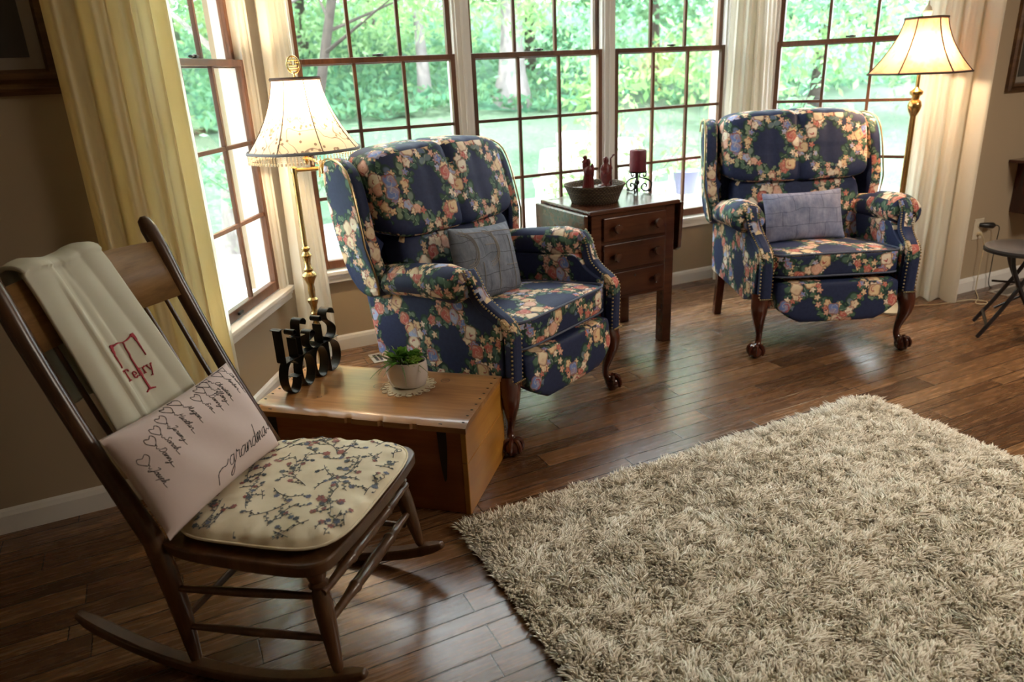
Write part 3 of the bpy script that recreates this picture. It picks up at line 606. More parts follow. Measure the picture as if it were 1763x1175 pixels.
# basket
BX=(2.045,3.25,.781)
Bk=thing('wicker_basket','round woven basket tray with pebbles on the drop-leaf table','basket',BX)
bm=nb(); lathe(bm,[(.0,.004),(.118,.004),(.118,0),(.124,.004),(.140,.045),(.157,.080),(.163,.087),(.161,.094),(.152,.092),(.146,.080),(.130,.040),(.114,.010),(.0,.010)],48,close=False,sx=1,sy=.95); fin('basket_bowl',bm,MWICK,Bk,smooth=60)
bm=nb(); lathe(bm,[(.0,.060),(.136,.060),(.136,.064),(0,.066)],32,close=False,sy=.95); 
for k in range(70):
    a=random.random()*6.28; r=.128*sqrt(random.random()); sball(bm,(r*cos(a),r*.95*sin(a),.068),(.008+.006*random.random(),.008,.005),2,2)
pb=fin('pebbles',bm,MPEB,Bk); pb['kind']='stuff'
def figure(name,label,x,y,z,h,seed):
    rd=random.Random(seed); bm=nb()
    if seed==1:
        lathe(bm,[(.030,0),(.031,.01),(.026,.04),(.022,.08),(.024,.10),(.020,.115),(.010,.125),(.013,.135),(.013,.147),(.006,.158)],18,sx=1.05,sy=.8)
        sball(bm,(-.016,.004,.125),(.014,.012,.034),2,5); sball(bm,(-.016,.0,.163),(.012,.011,.012),2,5); sball(bm,(.020,-.004,.095),(.010,.010,.040),2,5); sball(bm,(.0,-.012,.10),(.018,.012,.022),2,5)
        tube(bm,[(-.030,0,.145),(-.016,-.004,.138),(0,-.006,.142)],.006,6)
        for k in range(9): tube(bm,[(.028*cos(a),-.020*abs(sin(a)),.006) if 0 else (.028*cos(a),.022*sin(a)-.001,.006) for a in (PI+PI*k/8,)]+[(.022*cos(PI+PI*k/8),.018*sin(PI+PI*k/8),.07)],.004,5)
    else:
        lathe(bm,[(.026,0),(.026,.008),(.018,.014),(.026,.035),(.031,.065),(.027,.10),(.018,.118),(.013,.124),(.016,.135),(.015,.15),(.007,.160)],18,sx=1.05,sy=.8)
        sball(bm,(-.004,-.016,.075),(.020,.014,.018),2,5); tube(bm,[(.030,-.004,.0),(.029,-.004,.09),(.026,-.004,.15),(.040,-.006,.166)],.005,6); sball(bm,(.042,-.006,.168),(.010,.006,.005),2,3); sball(bm,(.026,-.004,.10),(.009,.009,.014),2,4)
        tube(bm,[(-.018,0,.112),(-.028,-.012,.09),(-.012,-.026,.075)],.008,6); tube(bm,[(.018,0,.112),(.028,-.010,.098),(.028,-.010,.092)],.008,6)
    s=h/.165
    for v in bm.verts: v.co*=s; v.co+=Vector((0,0,0))+noise.noise_vector(v.co*120)*.0018
    return tag(fin(name,bm,MRESIN,loc=(x,y,z),rot=(0,0,-.35),smooth=60),label,'figurine')
figure('carved_figurine','dark red carved robed pair figurine at the front of the basket',1.985,3.215,.850,.165,1)
figure('carved_figurine','dark red carved old man figurine holding a staff, rear of the basket',2.130,3.275,.850,.155,2)
# candle and holder
CX,CY=2.372,3.33
Cn=thing('scroll_candle_holder','black wrought iron scroll candle holder on the drop-leaf table','candle holder',(CX,CY,.780),-.30)
for k in range(3):
    a=2*PI*k/3+.0; bm=nb()
    pl=[(.012,.108),(.034,.112),(.048,.100),(.044,.086),(.032,.086),(.032,.096)]
    pl2=[(.008,.086),(.024,.078),(.060,.066),(.080,.044),(.076,.020),(.056,.006),(.032,.012),(.022,.030),(.036,.046),(.052,.038),(.046,.026)]
    pl3=[(.012,.110),(.008,.086)]
    ft=[(.060,.008),(.070,.002),(.076,.012)]
    for P in (pl,pl2,ft): tube(bm,[(x*cos(a),x*sin(a),z+.003) for x,z in c2(P,5)],.0042,6)
    tube(bm,[(x*cos(a),x*sin(a),z) for x,z in pl3],.0032,6)
    fin('scroll_leg',bm,MIRON,Cn)
bm=nb(); tube(bm,[(0,0,.0),(0,0,.115)],.004,8); lathe(bm,[(.006,.045),(.011,.052),(.011,.062),(.006,.07)],12); fin('centre_stem',bm,MIRON,Cn)
bm=nb(); lathe(bm,[(.0,.110),(.048,.112),(.052,.119),(.049,.117),(0,.116)],28,close=False); fin('drip_plate',bm,MIRON,Cn)
bm=nb(); lathe(bm,[(0,0),(.045,0),(.046,.004),(.0455,.108),(.043,.114),(.039,.110),(0,.107)],32,close=False); cw=fin('pillar_candle',bm,MWAX,loc=(CX,CY,.897)); tag(cw,'burgundy pillar candle standing on the iron scroll holder','candle')
bm=nb(); tube(bm,[(0,0,.105),(.001,0,.118),(.003,0,.122)],.0012,5); fin('wick',bm,MBLK,cw)
# ------------------------------------------------------------------ wooden chest
TX=Vector((.173,2.557)); TR=Vector((.777,2.023)); tdir=(TR-TX); TW=tdir.length; tang=atan2(tdir.y,tdir.x); TD=.437; TH=.35
cen=TX+Vector((-.014,-.004))+tdir*.5+Vector((-sin(tang),cos(tang)))*TD/2
K=thing('wooden_chest','low honey pine chest with worn lid between rocker and left armchair','chest',(cen.x,cen.y,0),tang)
hx,hy=TW/2,TD/2
bm=nb(); box(bm,-hx+.004,hx-.012,-hy+.006,-hy+.026,.0,TH-.020); fin('front_board',bm,MPINE2,K,smooth=False,bev=.003)
bm=nb(); box(bm,-hx+.004,hx-.012,hy-.026,hy-.006,.0,TH-.02); fin('back_board',bm,MPINE2,K,smooth=False)
for s in (-1,1):
    bm=nb(); x=s*(hx-.008); box(bm,x-.012,x+.008,-hy+.002,hy-.002,.0,.20); box(bm,x-.012,x+.008,-hy+.002,hy-.002,.202,TH-.02); fin('end_board',bm,MPINE3,K,smooth=False,bev=.003)
bm=nb(); box(bm,-hx+.01,hx-.02,-hy+.02,hy-.02,.005,.02); fin('bottom_board',bm,MPINE2,K,smooth=False)
bm=nb(); 
def lid(u,v):
    x=-hx-.004+u*(TW+.008); y=-hy-.006+v*(TD+.010); dz=-.012*max(0,(abs(v-.5)*2-.82)/.18)**2*1.0; ch=0
    if v<.02:
        for c,w_,d_ in ((-.02,.012,.006),(.10,.010,.007),(.22,.012,.006),(-.12,.02,.003)):
            if abs(x-c)<w_: ch=d_
    return (x,y+ch,TH+dz)
V=grid(bm,110,24,lid)
ext=bmesh.ops.extrude_face_region(bm,geom=list(bm.faces)); 
for v in ext['geom']:
    if isinstance(v,bmesh.types.BMVert): v.co.z-=.020
ld=fin('lid',bm,MPINE,K,smooth=30)
bm=nb()
for k in range(9):
    y=-hy+.02+k*.046
    for x in (hx-.012,-hx+.012): bm=nb(); sball(bm,(x,y,TH+.001-.010*max(0,(abs(y/hy)-.82)/.18)**2),(.006,.003,.0015),2,2); fin('nail',bm,MDARKIRON,K)
for x in (-.335,.315):
    bm=nb(); prism(bm,c2([(x-.014,.335),(x+.014,.335),(x+.016,.25),(x+.011,.18),(x+.006,.13),(x-.002,.128),(x-.010,.19),(x-.014,.26)],3,True),'y',-hy+.0035,-hy+.0075); fin('strap_mark',bm,MDARKIRON,K,smooth=False)
def onchest(px,py): return (px,py)
# doily, pot, plant
PX,PY=.705,2.425
bm=nb(); n=96; ring=[]
cv=bm.verts.new((0,0,.0012))
for r0,amp in ((.055,0),(.075,0),(.094,.008)):
    ring.append([bm.verts.new(((r0+amp*abs(sin(8*PI*k/n)))*cos(2*PI*k/n),(r0*.93+amp*abs(sin(8*PI*k/n)))*sin(2*PI*k/n),.0012+.0012*random.random())) for k in range(n)])
for k in range(n): bm.faces.new((cv,ring[0][k],ring[0][(k+1)%n]))
for a,b in zip(ring,ring[1:]):
    for k in range(n):
        if b is ring[2] and k%4==1: continue
        bm.faces.new((a[k],a[(k+1)%n],b[(k+1)%n],b[k]))
for k in range(16):
    a=2*PI*(k+.5)/16; tube(bm,[(.094*cos(a)+.011*cos(t),.090*sin(a)+.011*sin(t),.0025) for t in [2*PI*q/10 for q in range(10)]],.0016,5,closed=True)
tag(fin('crochet_doily',bm,MLACE,loc=(PX,PY,TH),rot=(0,0,.3)),'small ecru crochet doily under the white plant pot','doily')
PL=thing('potted_succulent','small potted succulents in a white oval ceramic pot on the chest','plant',(PX,PY,TH+.004),tang+.15); PL.scale=(1.14,1.14,1.14)
bm=nb(); lathe(bm,[(.0,.0),(.046,.0),(.058,.006),(.066,.03),(.069,.055),(.067,.082),(.0655,.090),(.063,.090),(.062,.083),(.060,.075),(.0,.075)],40,close=False,sx=1.0,sy=.72); fin('pot',bm,MCER,PL,smooth=60)
bm=nb(); lathe(bm,[(.0,.078),(.061,.078),(.060,.081),(0,.083)],24,close=False,sy=.72); fin('soil',bm,MSOIL,PL)
def leaf(bm,p,d,L,W,curl=.3,t=.0,nseg=5,fold=.15,tip=1.0):
    d=Vector(d).normalized(); s=d.cross(Vector((0,0,1))); s=s.normalized() if s.length>.01 else Vector((1,0,0)); u=s.cross(d); p=Vector(p); rows=[]
    for k in range(nseg+1):
        q=k/nseg; c=p+d*L*q-Vector((0,0,1))*curl*L*q*q+u*0; w_=W*(sin(PI*min(1,q*.92+.04)**tip)); rows.append((bm.verts.new(c-s*w_+u*fold*w_),bm.verts.new(c),bm.verts.new(c+s*w_+u*fold*w_)))
    for a,b in zip(rows,rows[1:]): bm.faces.new((a[0],a[1],b[1],b[0])); bm.faces.new((a[1],a[2],b[2],b[1]))
rd=random.Random(3); bm=nb()
for i in range(34):
    a=rd.random()*6.28; e=.35+rd.random()*.9; leaf(bm,(-.012+.02*cos(a),.012*sin(a),.08),(cos(a)*cos(e),sin(a)*cos(e),sin(e)),.05+.03*rd.random(),.0045,.35)
fin('spiky_leaves',bm,MLF1,PL,solid=.001)
bm=nb()
for i in range(26):
    a=rd.random()*6.28; e=.2+rd.random()*1.0; leaf(bm,(-.02+.02*cos(a),.012*sin(a),.08),(cos(a)*cos(e),sin(a)*cos(e),sin(e)),.07+.05*rd.random(),.0018,.38+.25*rd.random(),nseg=8)
fin('grass_leaves',bm,MLF3,PL,solid=.0006)
for c,n_,L,mt,nm in (((.030,-.012,.082),34,.034,MLF2,'pale_rosette'),((-.018,.012,.088),9,.058,MLF1,'broad_leaf_rosette'),((.028,.016,.092),16,.036,MLF1,'small_rosette')):
    bm=nb()
    for i in range(n_):
        a=i*2.4; q=i/n_; e=1.35-1.1*q; leaf(bm,(c[0],c[1],c[2]+.008*(1-q)),(cos(a)*cos(e),sin(a)*cos(e),sin(e)),L*(.55+.45*q),L*(.26 if n_>12 else .30),.05,fold=.35,tip=.75)
    fin(nm,bm,mt,PL,solid=.0018)
# iron words ornament
i0=Vector((.312,2.601)); i1=Vector((.498,2.763)); ia=atan2((i1-i0).y,(i1-i0).x)
IR=thing('iron_word_ornament','black ribbon iron word ornament reading life is good, standing on the chest','ornament',(i0.x,i0.y,TH),ia)
def ribbon(P,parent,nm,wd=.021,closed=False,k=4,smooth_=True):
    P=[(p[0],p[1]) for p in P]; Q=c2(P,k,closed) if smooth_ else P
    bm=nb(); sweep(bm,[(x,0,z) for x,z in Q],[(-wd,-.0011),(wd,-.0011),(wd,.0011),(-wd,.0011)],(0,1,0),closed=closed); fin(nm,bm,MIRON,parent,smooth=50)
def oval(c,rx_,rz,a0=0,a1=2*PI,n=28): return [(c+rx_*cos(a0+(a1-a0)*k/n),rz+.002+rz*sin(a0+(a1-a0)*k/n)) for k in range(n+1)]
S0=.0
ribbon(oval(0,.037,.063,.75,2*PI-.25),IR,'letter_g',k=1); ribbon([(.036,.05),(.036,.060),(.006,.060)],IR,'letter_g_bar',smooth_=False,wd=.021)
for s in (.082,.165): ribbon(oval(s,.037,.063)[:-1],IR,'letter_o',closed=True,k=1)
ribbon([(.215,.004),(.215,.126)],IR,'letter_d_stem',smooth_=False); ribbon([(.215,.004),(.247,.006),(.276,.030),(.284,.065),(.276,.100),(.247,.124),(.215,.126)],IR,'letter_d_bowl')
zb=.130
ribbon([(-.034,zb+.130),(-.034,zb+.002),(.022,zb+.002)],IR,'letter_l',smooth_=False); ribbon([(-.046,zb+.128),(-.034,zb+.131),(-.020,zb+.128)],IR,'serif',smooth_=False)
ribbon([(.034,zb+.001),(.034,zb+.075)],IR,'letter_i',smooth_=False); ribbon([(.034+.010*cos(t),zb+.098+.010*sin(t)) for t in [2*PI*k/12 for k in range(12)]],IR,'letter_i_dot',closed=True,k=1)
ribbon([(.062,zb+.001),(.062,zb+.095),(.070,zb+.128),(.090,zb+.135),(.104,zb+.120),(.098,zb+.108)],IR,'letter_f'); ribbon([(.048,zb+.072),(.088,zb+.072)],IR,'letter_f_bar',smooth_=False)
ribbon([(.150,zb+.020),(.132,zb+.003),(.112,zb+.016),(.106,zb+.042),(.116,zb+.070),(.136,zb+.074),(.148,zb+.055),(.108,zb+.040)],IR,'letter_e')
ribbon([(.186,zb+.001),(.186,zb+.078)],IR,'letter_i',smooth_=False); ribbon([(.186+.010*cos(t),zb+.102+.010*sin(t)) for t in [2*PI*k/12 for k in range(12)]],IR,'letter_i_dot',closed=True,k=1)
ribbon([(.276,zb+.096),(.268,zb+.118),(.244,zb+.124),(.226,zb+.108),(.230,zb+.084),(.256,zb+.062),(.272,zb+.040),(.264,zb+.012),(.238,zb+.003),(.216,zb+.016)],IR,'letter_s')
ribbon([(-.034,zb),(.285,zb)],IR,'base_bar',wd=.020,smooth_=False)
# ------------------------------------------------------------------ rocking chair
ra=math.radians(48.1); RK=thing('rocking_chair','tall-backed dark oak rocking chair in the left foreground','rocking chair',(.344,1.629,0),ra)
def yback(z): 
    P=[(.03,.42),(.22,.432),(.40,.462),(.60,.560),(.76,.630),(.91,.690),(1.0,.722),(1.09,.762)]
    for (a,b),(c,d) in zip(P,P[1:]):
        if z<=c: return b+(d-b)*(z-a)/(c-a)
    return .762
Rr=1.02
def runz(y): d=y-.345; return Rr-sqrt(Rr*Rr-d*d)
for s in (-1,1):
    bm=nb(); P=[(s*.257,y,runz(y)+.016) for y in [-.075+.86*k/24 for k in range(25)]]
    sweep(bm,P,[(-.019,-.016),(.019,-.016),(.019,.016),(-.019,.016)],(1,0,0),scales=[(1,1) if 1<k<23 else ((.92,.9) if k in(1,23) else (.6,.6)) for k in range(25)]); fin('rocker_runner',bm,MROCK,RK,bev=.006)
    # front leg
    bm=nb(); turned(bm,(s*.257,.0,.118-.02),(s*.222,.045,.385),[(0,.011),(.03,.014),(.12,.016),(.35,.021),(.55,.0235),(.68,.0225),(.76,.018),(.78,.023),(.80,.025),(.82,.018),(.86,.023),(.92,.026),(1,.022)]); fin('leg',bm,MROCK,RK)
    # back post runs from runner to rounded top
    zs=[.045,.10,.2,.3,.4,.5,.6,.7,.8,.9,1.0,1.06,1.085,1.095]; rr=[.015,.019,.024,.026,.026,.024,.022,.021,.021,.022,.0235,.0235,.018,.007]
    bm=nb(); tube(bm,[(s*(.255+.0*z),yback(z),z) for z in zs],rr,12,upv=(1,0,0)); fin('back_post',bm,MROCK,RK)
    for z0,z1,y1 in ((.296,.262,.43),(.172,.146,.425)):
        bm=nb(); turned(bm,(s*.238,.035,z0),(s*.255,y1,z1),[(0,.008),(.2,.010),(.5,.012),(.8,.010),(1,.008)]); fin('side_stretcher',bm,MROCK,RK)
for z in (.312,.222):
    bm=nb(); pr=[(0,.009),(.2,.0125),(.27,.015),(.28,.018),(.295,.018),(.305,.015),(.5,.017),(.695,.015),(.705,.018),(.72,.018),(.73,.015),(.8,.0125),(1,.009)]; turned(bm,(-.242,.018,z),(.242,.018,z),pr); fin('front_stretcher',bm,MROCK,RK)
bm=nb(); turned(bm,(-.25,.425,.17),(.25,.425,.17),[(0,.008),(.5,.012),(1,.008)]); fin('rear_stretcher',bm,MROCK,RK)
bm=nb(); so=c2([(-.265,-.005),(-.20,-.022),(0,-.03),(.20,-.022),(.265,-.005),(.290,.06),(.285,.25),(.262,.42),(.20,.44),(-.20,.44),(-.262,.42),(-.285,.25),(-.290,.06)],4,True)
prism(bm,so,'z',.385,.418)
for v in bm.verts: v.co.z-=(v.co.y)*.045
fin('seat',bm,MROCK,RK,bev=.009,seg=3)
bm=nb(); V=grid(bm,24,1,lambda u,v:(-.255+.51*u,yback(.868+.155*v)+.022*sin(PI*u),.868+.155*v+(.012*sin(PI*u) if v>0 else 0))); cr=fin('crest_rail',bm,MROCKX,RK,solid=.020,smooth=50)
for x in (-.19,-.115,-.038,.038,.115,.19):
    bm=nb(); za,zb_=.405,.878; pr=[(0,.009),(.02,.009),(.03,.013),(.045,.013),(.055,.008),(.07,.012),(.085,.009),(.3,.0085),(.6,.0075),(1,.006)]
    pts=[(x,yback(za+(zb_-za)*t)+.02*sin(PI*(x+.255)/.51)*t,za+(zb_-za)*t) for t,_ in pr]; tube(bm,pts,[r for _,r in pr],10,upv=(1,0,0)); fin('spindle',bm,MROCK,RK)
def rkw(p): return world(RK,p)
# seat pad
def padf(u,v,side):
    a=u*2-1; b=v*2-1; e=4.5
    m_=max(abs(a),abs(b)); nm=(abs(a)**e+abs(b)**e)**(1/e); q=m_/nm if nm>0 else 1
    x=a*q*.262*(1-.04*(b+1)/2); y=b*q*.238; r=m_
    wr=.004*sin(26*atan2(b,a))*r**6+.003*sin(11*a+3)*sin(9*b)
    th=.030*(1-r**5)**.5 if r<1 else 0
    return Vector((x,y,(th+wr*(r<.98)) if side>0 else -.014*(1-r**8)))
bm=nb()
for side in (1,-1): grid(bm,48,48,lambda u,v,side=side:padf(u,v,side))
bmesh.ops.remove_doubles(bm,verts=bm.verts,dist=1e-5)
pd=fin('seat_cushion',bm,MVINE,uv=lambda c:(c.x+.5,c.y+.5),smooth=80); pd.matrix_world=basis(rkw((.0,.205,.428)),wdir(RK,(1,0,0)),wdir(RK,(0,1,-.05)))
tag(pd,'cream seat cushion printed with trailing vines, on the rocking chair','cushion')
bm=nb(); L=[]
for k in range(80):
    t=2*PI*k/80; e=4.5; c_,s_=cos(t),sin(t); nm=(abs(c_)**e+abs(s_)**e)**(1/e); L.append((.263*c_/nm*(1-.04*(s_/nm+1)/2),.239*s_/nm,.001))
tube(bm,L,.0035,6,closed=True); fin('piping',bm,MVINE,pd)
# trailing vine print on the pad
rd=random.Random(21)
def padp(x,y,off=.0008):
    a,b=x/.262,y/.238; e=4.5; nm=(abs(a)**e+abs(b)**e)**(1/e)
    if nm>.965: return None
    mx=max(abs(a),abs(b)); q=nm/mx if mx>1e-6 else 1
    p=padf((a*q+1)/2,(b*q+1)/2,1); return Vector((x,y,p.z+off))
VP=[]
vb=nb(); fr_b=nb(); fb_b=nb()
def vline(P,r):
    Q=[padp(x,y) for x,y in P]; run=[]
    for q in Q+[None]:
        if q is None:
            if len(run)>2: tube(vb,run,[(r,.0006)]*len(run),5,upv=None)
            run=[]
        else: run.append(q)
def vleaf(x,y,a,L,bmx,w_=.36):
    P=[(x,y),(x+L*.5*cos(a)-L*w_*sin(a),y+L*.5*sin(a)+L*w_*cos(a)),(x+L*cos(a),y+L*sin(a)),(x+L*.5*cos(a)+L*w_*sin(a),y+L*.5*sin(a)-L*w_*cos(a))]
    Q=[padp(u,v,.0012) for u,v in P]
    if all(Q): bmx.faces.new([bmx.verts.new(q) for q in Q])
def bloomp(x,y,r,bmx):
    for k in range(6): vleaf(x,y,k*1.047+x*50,r,bmx,.42)
def vine(x,y,a,L,lev=0):
    P=[(x,y)]; n=int(L/.004); k0=rd.choice((-1,1))*(6 if lev==0 else 16); 
    for i in range(n):
        a+=k0*.004*(1 if lev==0 else 1.5)+(-k0*.008 if (i//22)%2 and lev==0 else 0)*1.6; x+=.004*cos(a); y+=.004*sin(a); P.append((x,y))
        if lev==0 and i%8==4: vine(x,y,a+rd.choice((-1,1))*(.7+.5*rd.random()),.026+.026*rd.random(),1)
        if lev==1 and i%2==1:
            vleaf(x,y,a+(1.0 if i%4==1 else -1.0),.0065+.003*rd.random(),vb)
        if lev==0 and i%5==2: vleaf(x,y,a+rd.choice((-1,1))*.9,.009,vb)
    VP.extend(P[::3]); vline(P,.0009 if lev==0 else .0007)
    if lev==1: bloomp(x,y,.007+.003*rd.random(),fr_b if rd.random()<.35 else (fb_b if rd.random()<.5 else vb))
for i in range(6):
    for j in range(6): vine(-.235+.09*i+.03*rd.random()-.03*(j%2),-.215+.082*j+.02*rd.random(),rd.uniform(-.6,.9)+(PI if (i+j)%2 else 0),.085+.04*rd.random())
for i in range(160):
    x,y=rd.uniform(-.24,.24),rd.uniform(-.22,.22)
    if all((x-a)**2+(y-b)**2>.026**2 for a,b in VP): vine(x,y,rd.uniform(0,6.28),.045,0 if i%2 else 1)
for i in range(7): x,y=rd.uniform(-.22,.22),rd.uniform(-.2,.2); bloomp(x,y,.013,fr_b)
main=nb(); main.from_mesh(pd.data)
for k,(q,mt) in enumerate(((vb,plain('slate_print',(.09,.105,.12),.8)),(fr_b,plain('brick_red_print',(.36,.13,.11),.8)),(fb_b,plain('dusty_blue_print',(.14,.16,.24),.8)))):
    tm=bpy.data.meshes.new('t'); q.to_mesh(tm); q.free(); n0=len(main.faces); main.from_mesh(tm); main.faces.ensure_lookup_table()
    for fc in main.faces[n0:]: fc.material_index=k+1
    pd.data.materials.append(mt); bpy.data.meshes.remove(tm)
main.to_mesh(pd.data); main.free()
# throw pillow with script lettering
PW_,PH_,PT_=.475,.28,.058
Mg=basis(rkw((-.075,.425,.577)),wdir(RK,(1,.03,-.01)),wdir(RK,(-.10,.44,.86)))
gp,gf=pillow('lettered_pillow','pale pink lumbar pillow lettered grandma with hearts and names, on rocker',PW_,PH_,PT_,MPILLOW,Mg)
G={'g':(1.15,[[(.9,.9),(.5,1),(.1,.6),(.2,.1),(.6,.1),(.9,.7),(.95,1),(.85,0),(.65,-1),(.3,-1.2),(.15,-.8),(.6,-.3),(1.15,.25)]]),
'r':(.9,[[(0,.2),(.3,1.15),(.42,.88),(.7,.95),(.66,.4),(.75,.03),(.95,.2)]]),'a':(1.1,[[(.85,.85),(.5,1),(.1,.6),(.15,.1),(.5,.05),(.85,.8),(.88,.98),(.85,.3),(.95,.02),(1.15,.2)]]),
'n':(1.0,[[(0,.3),(.15,1),(.12,0),(.4,.8),(.65,1),(.75,.6),(.75,.1),(1.0,.2)]]),'d':(1.15,[[(.85,.85),(.5,1),(.1,.6),(.15,.1),(.5,.05),(.85,.8),(1.1,2.3),(.88,.4),(1.0,.02),(1.2,.2)]]),
'm':(1.45,[[(0,.3),(.15,1),(.12,0),(.4,.9),(.58,.95),(.55,0),(.85,.9),(1.08,.95),(1.12,.3),(1.25,.02),(1.5,.2)]]),'o':(.9,[[(.5,1),(.1,.6),(.2,.1),(.6,.1),(.8,.6),(.5,1),(.95,.85)]]),
's':(.75,[[(0,.1),(.4,1.1),(.5,.7),(.6,.2),(.3,0),(.05,.15)],[(.5,.1),(.75,.2)]]),'e':(.8,[[(0,.2),(.5,.5),(.5,.95),(.25,.9),(.15,.4),(.35,0),(.8,.25)]]),'p':(1.0,[[(0,.3),(.3,1.1),(.1,-1.1),(.35,.8),(.7,.9),(.75,.3),(.4,.05),(1.0,.2)]]),
'h':(1.0,[[(0,.2),(.45,1.9),(.3,2.1),(.15,1.5),(.12,0),(.4,.8),(.7,.9),(.72,.1),(1,.2)]]),'y':(1.0,[[(0,.8),(.1,.2),(.4,.1),(.7,.9),(.7,0),(.4,-1.1),(.1,-.9),(1,.2)]]),'i':(.45,[[(0,.2),(.2,.95),(.2,.1),(.45,.2)],[(.25,1.4),(.3,1.5)]]),
'f':(.7,[[(0,.2),(.5,1.7),(.35,2.1),(.2,1.5),(.1,-1.1),(.35,-.8),(.7,.2)]]),'t':(.6,[[(0,.2),(.3,1.7),(.2,.2),(.6,.2)],[(0,1.25),(.55,1.3)]]),'v':(.8,[[(0,.9),(.3,.05),(.7,1),(.8,.9)]]),'b':(.9,[[(0,.2),(.4,2.1),(.2,1.6),(.1,.1),(.5,.05),(.65,.6),(.3,.8),(.9,.8)]]),
'c':(.7,[[(.6,.85),(.2,.9),(.1,.3),(.4,0),(.7,.2)]]),'J':(1.2,[[(.2,1.8),(1.0,2.1),(.8,0),(.5,-1),(.1,-.7),(1.2,.3)]]),'D':(1.5,[[(.4,2),(.3,.1),(1,.1),(1.4,1),(.9,2),(.1,1.8)]]),'S':(1.2,[[(1.1,1.7),(.7,2.1),(.4,1.5),(1,.7),(.6,0),(0,.3)]]),
'H':(1.4,[[(.3,2),(.2,0)],[(1.2,2.1),(1.0,0),(1.4,.2)],[(.1,1),(1.2,1.1)]]),'M':(1.8,[[(0,0),(.4,2),(.7,.4),(1.2,2.1),(1.3,.1),(1.8,.2)]]),'E':(1.1,[[(1,1.8),(.4,2),(.3,1.2),(.7,1.05),(.2,.6),(.4,0),(1,.2)]]),'T':(1.2,[[(0,1.8),(.6,2),(1.3,2)],[(.7,1.9),(.6,.2),(.3,0)]]),
'C':(1.2,[[(1,1.8),(.5,2),(.1,1),(.4,.1),(1.1,.3)]]),'A':(1.3,[[(0,0),(.8,2.1),(1,.1),(1.3,.2)],[(.3,.9),(1.1,.9)]])}
def script(txt,sc,slant=.35):
    x=0; out=[]
    for ch in txt:
        adv,st_=G[ch]
        for s in st_: out.append([((x+a+b*slant)*sc,b*sc) for a,b in c2(s,5)])
        x+=adv
    return out,x*sc
def ink(bm,lines,org,dr,r):
    dx,dy=dr
    for l in lines:
        P=[(org[0]+a*dx-b*dy,org[1]+a*dy+b*dx) for a,b in l]; P3=onp(gf,PW_,PH_,P,.0006)
        tube(bm,P3,[(r*.5+r*.7*abs(sin(i*.9)),.0007) for i in range(len(P3))],5,upv=None)
bm=nb(); ls,wd=script('grandma',.0215); ls=[[(a*1.12,b) for a,b in l] for l in ls]; wd*=1.12
ink(bm,ls,(-.012,-.088),(1,.03),.0011)
ink(bm,[[(a,b) for a,b in c2([(-.055,-.022),(-.050,.004),(-.030,.012),(-.010,.010),(.006,.020)],6)]],(-.012,-.088),(1,.03),.0012)
ink(bm,[[(a,b) for a,b in c2([(wd+.001,.006),(wd+.015,.010),(wd+.028,.004),(wd+.040,.022)],6)]],(-.012,-.088),(1,.03),.0012)
fin('printed_word',bm,MINK,gp)
names=[('Joseph',-.205,.045),('Danny',-.165,.075),('Sarah',-.135,.090),('Jeremy',-.100,.105),('Heather',-.062,.120),('Megan',-.024,.125),('Eva',.030,.105),('Danny',.062,.118),('Tiffany',.090,.125),('Christian',.112,.138),('Amber',.160,.128),('Christina',.192,.136)]
for nme,hx_,hy_ in names:
    bm=nb()
    H=[(a*1.35,b*1.35) for a,b in c2([(0,-.009),(-.010,.002),(-.008,.010),(-.001,.007),(.006,.011),(.010,.003),(.001,-.009)],5)]
    ink(bm,[H],(hx_,hy_),(1,0),.0009)
    ink(bm,[c2([(.001,-.009),(.003,-.014),(-.002,-.018),(.003,-.022)],4)],(hx_,hy_),(1,0),.0006)
    l,wn=script(nme,.0078); ink(bm,l,(hx_+.001,hy_-.022),(.10,-.995),.00065)
    ink(bm,[[(0,0),(.012,.001)]],(hx_+.001+.1*wn,hy_-.022-wn),(.10,-.995),.0006)
    fin('printed_name',bm,MINK,gp)
# fleece throw
def thr(u,v):
    x=-.195+.245*u; s=v*1.06     # v: front bottom -> over the rail -> back
    f1=.52
    if s<f1: z=.60+(1.045-.60)*s/f1; y=yback(z)-.030-.012*sin(PI*s/f1*.9)
    elif s<f1+.10:
        t=(s-f1)/.10*PI; z=1.045+.016*sin(t); y=yback(1.02)-.030+.040*(1-cos(t))/1.0*.9
    else:
        t=(s-f1-.10)/.44; z=1.045-.33*t; y=yback(max(z,.05))+.045+.02*t
    y+=.022*sin(PI*(x+.255)/.51)*max(0,(z-.6)/.42)
    w_=.007*sin(11*u+3*v)*sin(4*u+1+2*v)+.003*sin(19*u-4*v)*(u<.5)
    if u<.27: w_+=.014*(1-((.27-u)/.27))
    if .27<=u<.33: w_-=.012
    sg=-1 if s<f1+.05 else 1
    x+=.018*(v<.5)*(1-v*2)*(u-.2)+ .02*(1-min(1,v*2))*u
    return Vector((x,y+sg*abs(w_)*.9,z+.006*sin(9*u)*(abs(s-f1-.05)<.1)))
bm=nb(); grid(bm,60,80,thr); bk_=fin('fleece_throw',bm,MFLEECE,smooth=80,solid=.010); bk_.location=RK.location; bk_.rotation_euler=RK.rotation_euler
tag(bk_,'ivory fleece throw with red monogram draped over the rocking chair back','blanket')
def onthr(x,z):
    v=(z-.60)/(1.045-.60)*.52/1.06; best=None
    for k in range(120):
        p=thr(k/119,v)
        if best is None or abs(p.x-x)<abs(best.x-x): best=p
    return best+Vector((0,-.0085,-.002))
bm=nb()
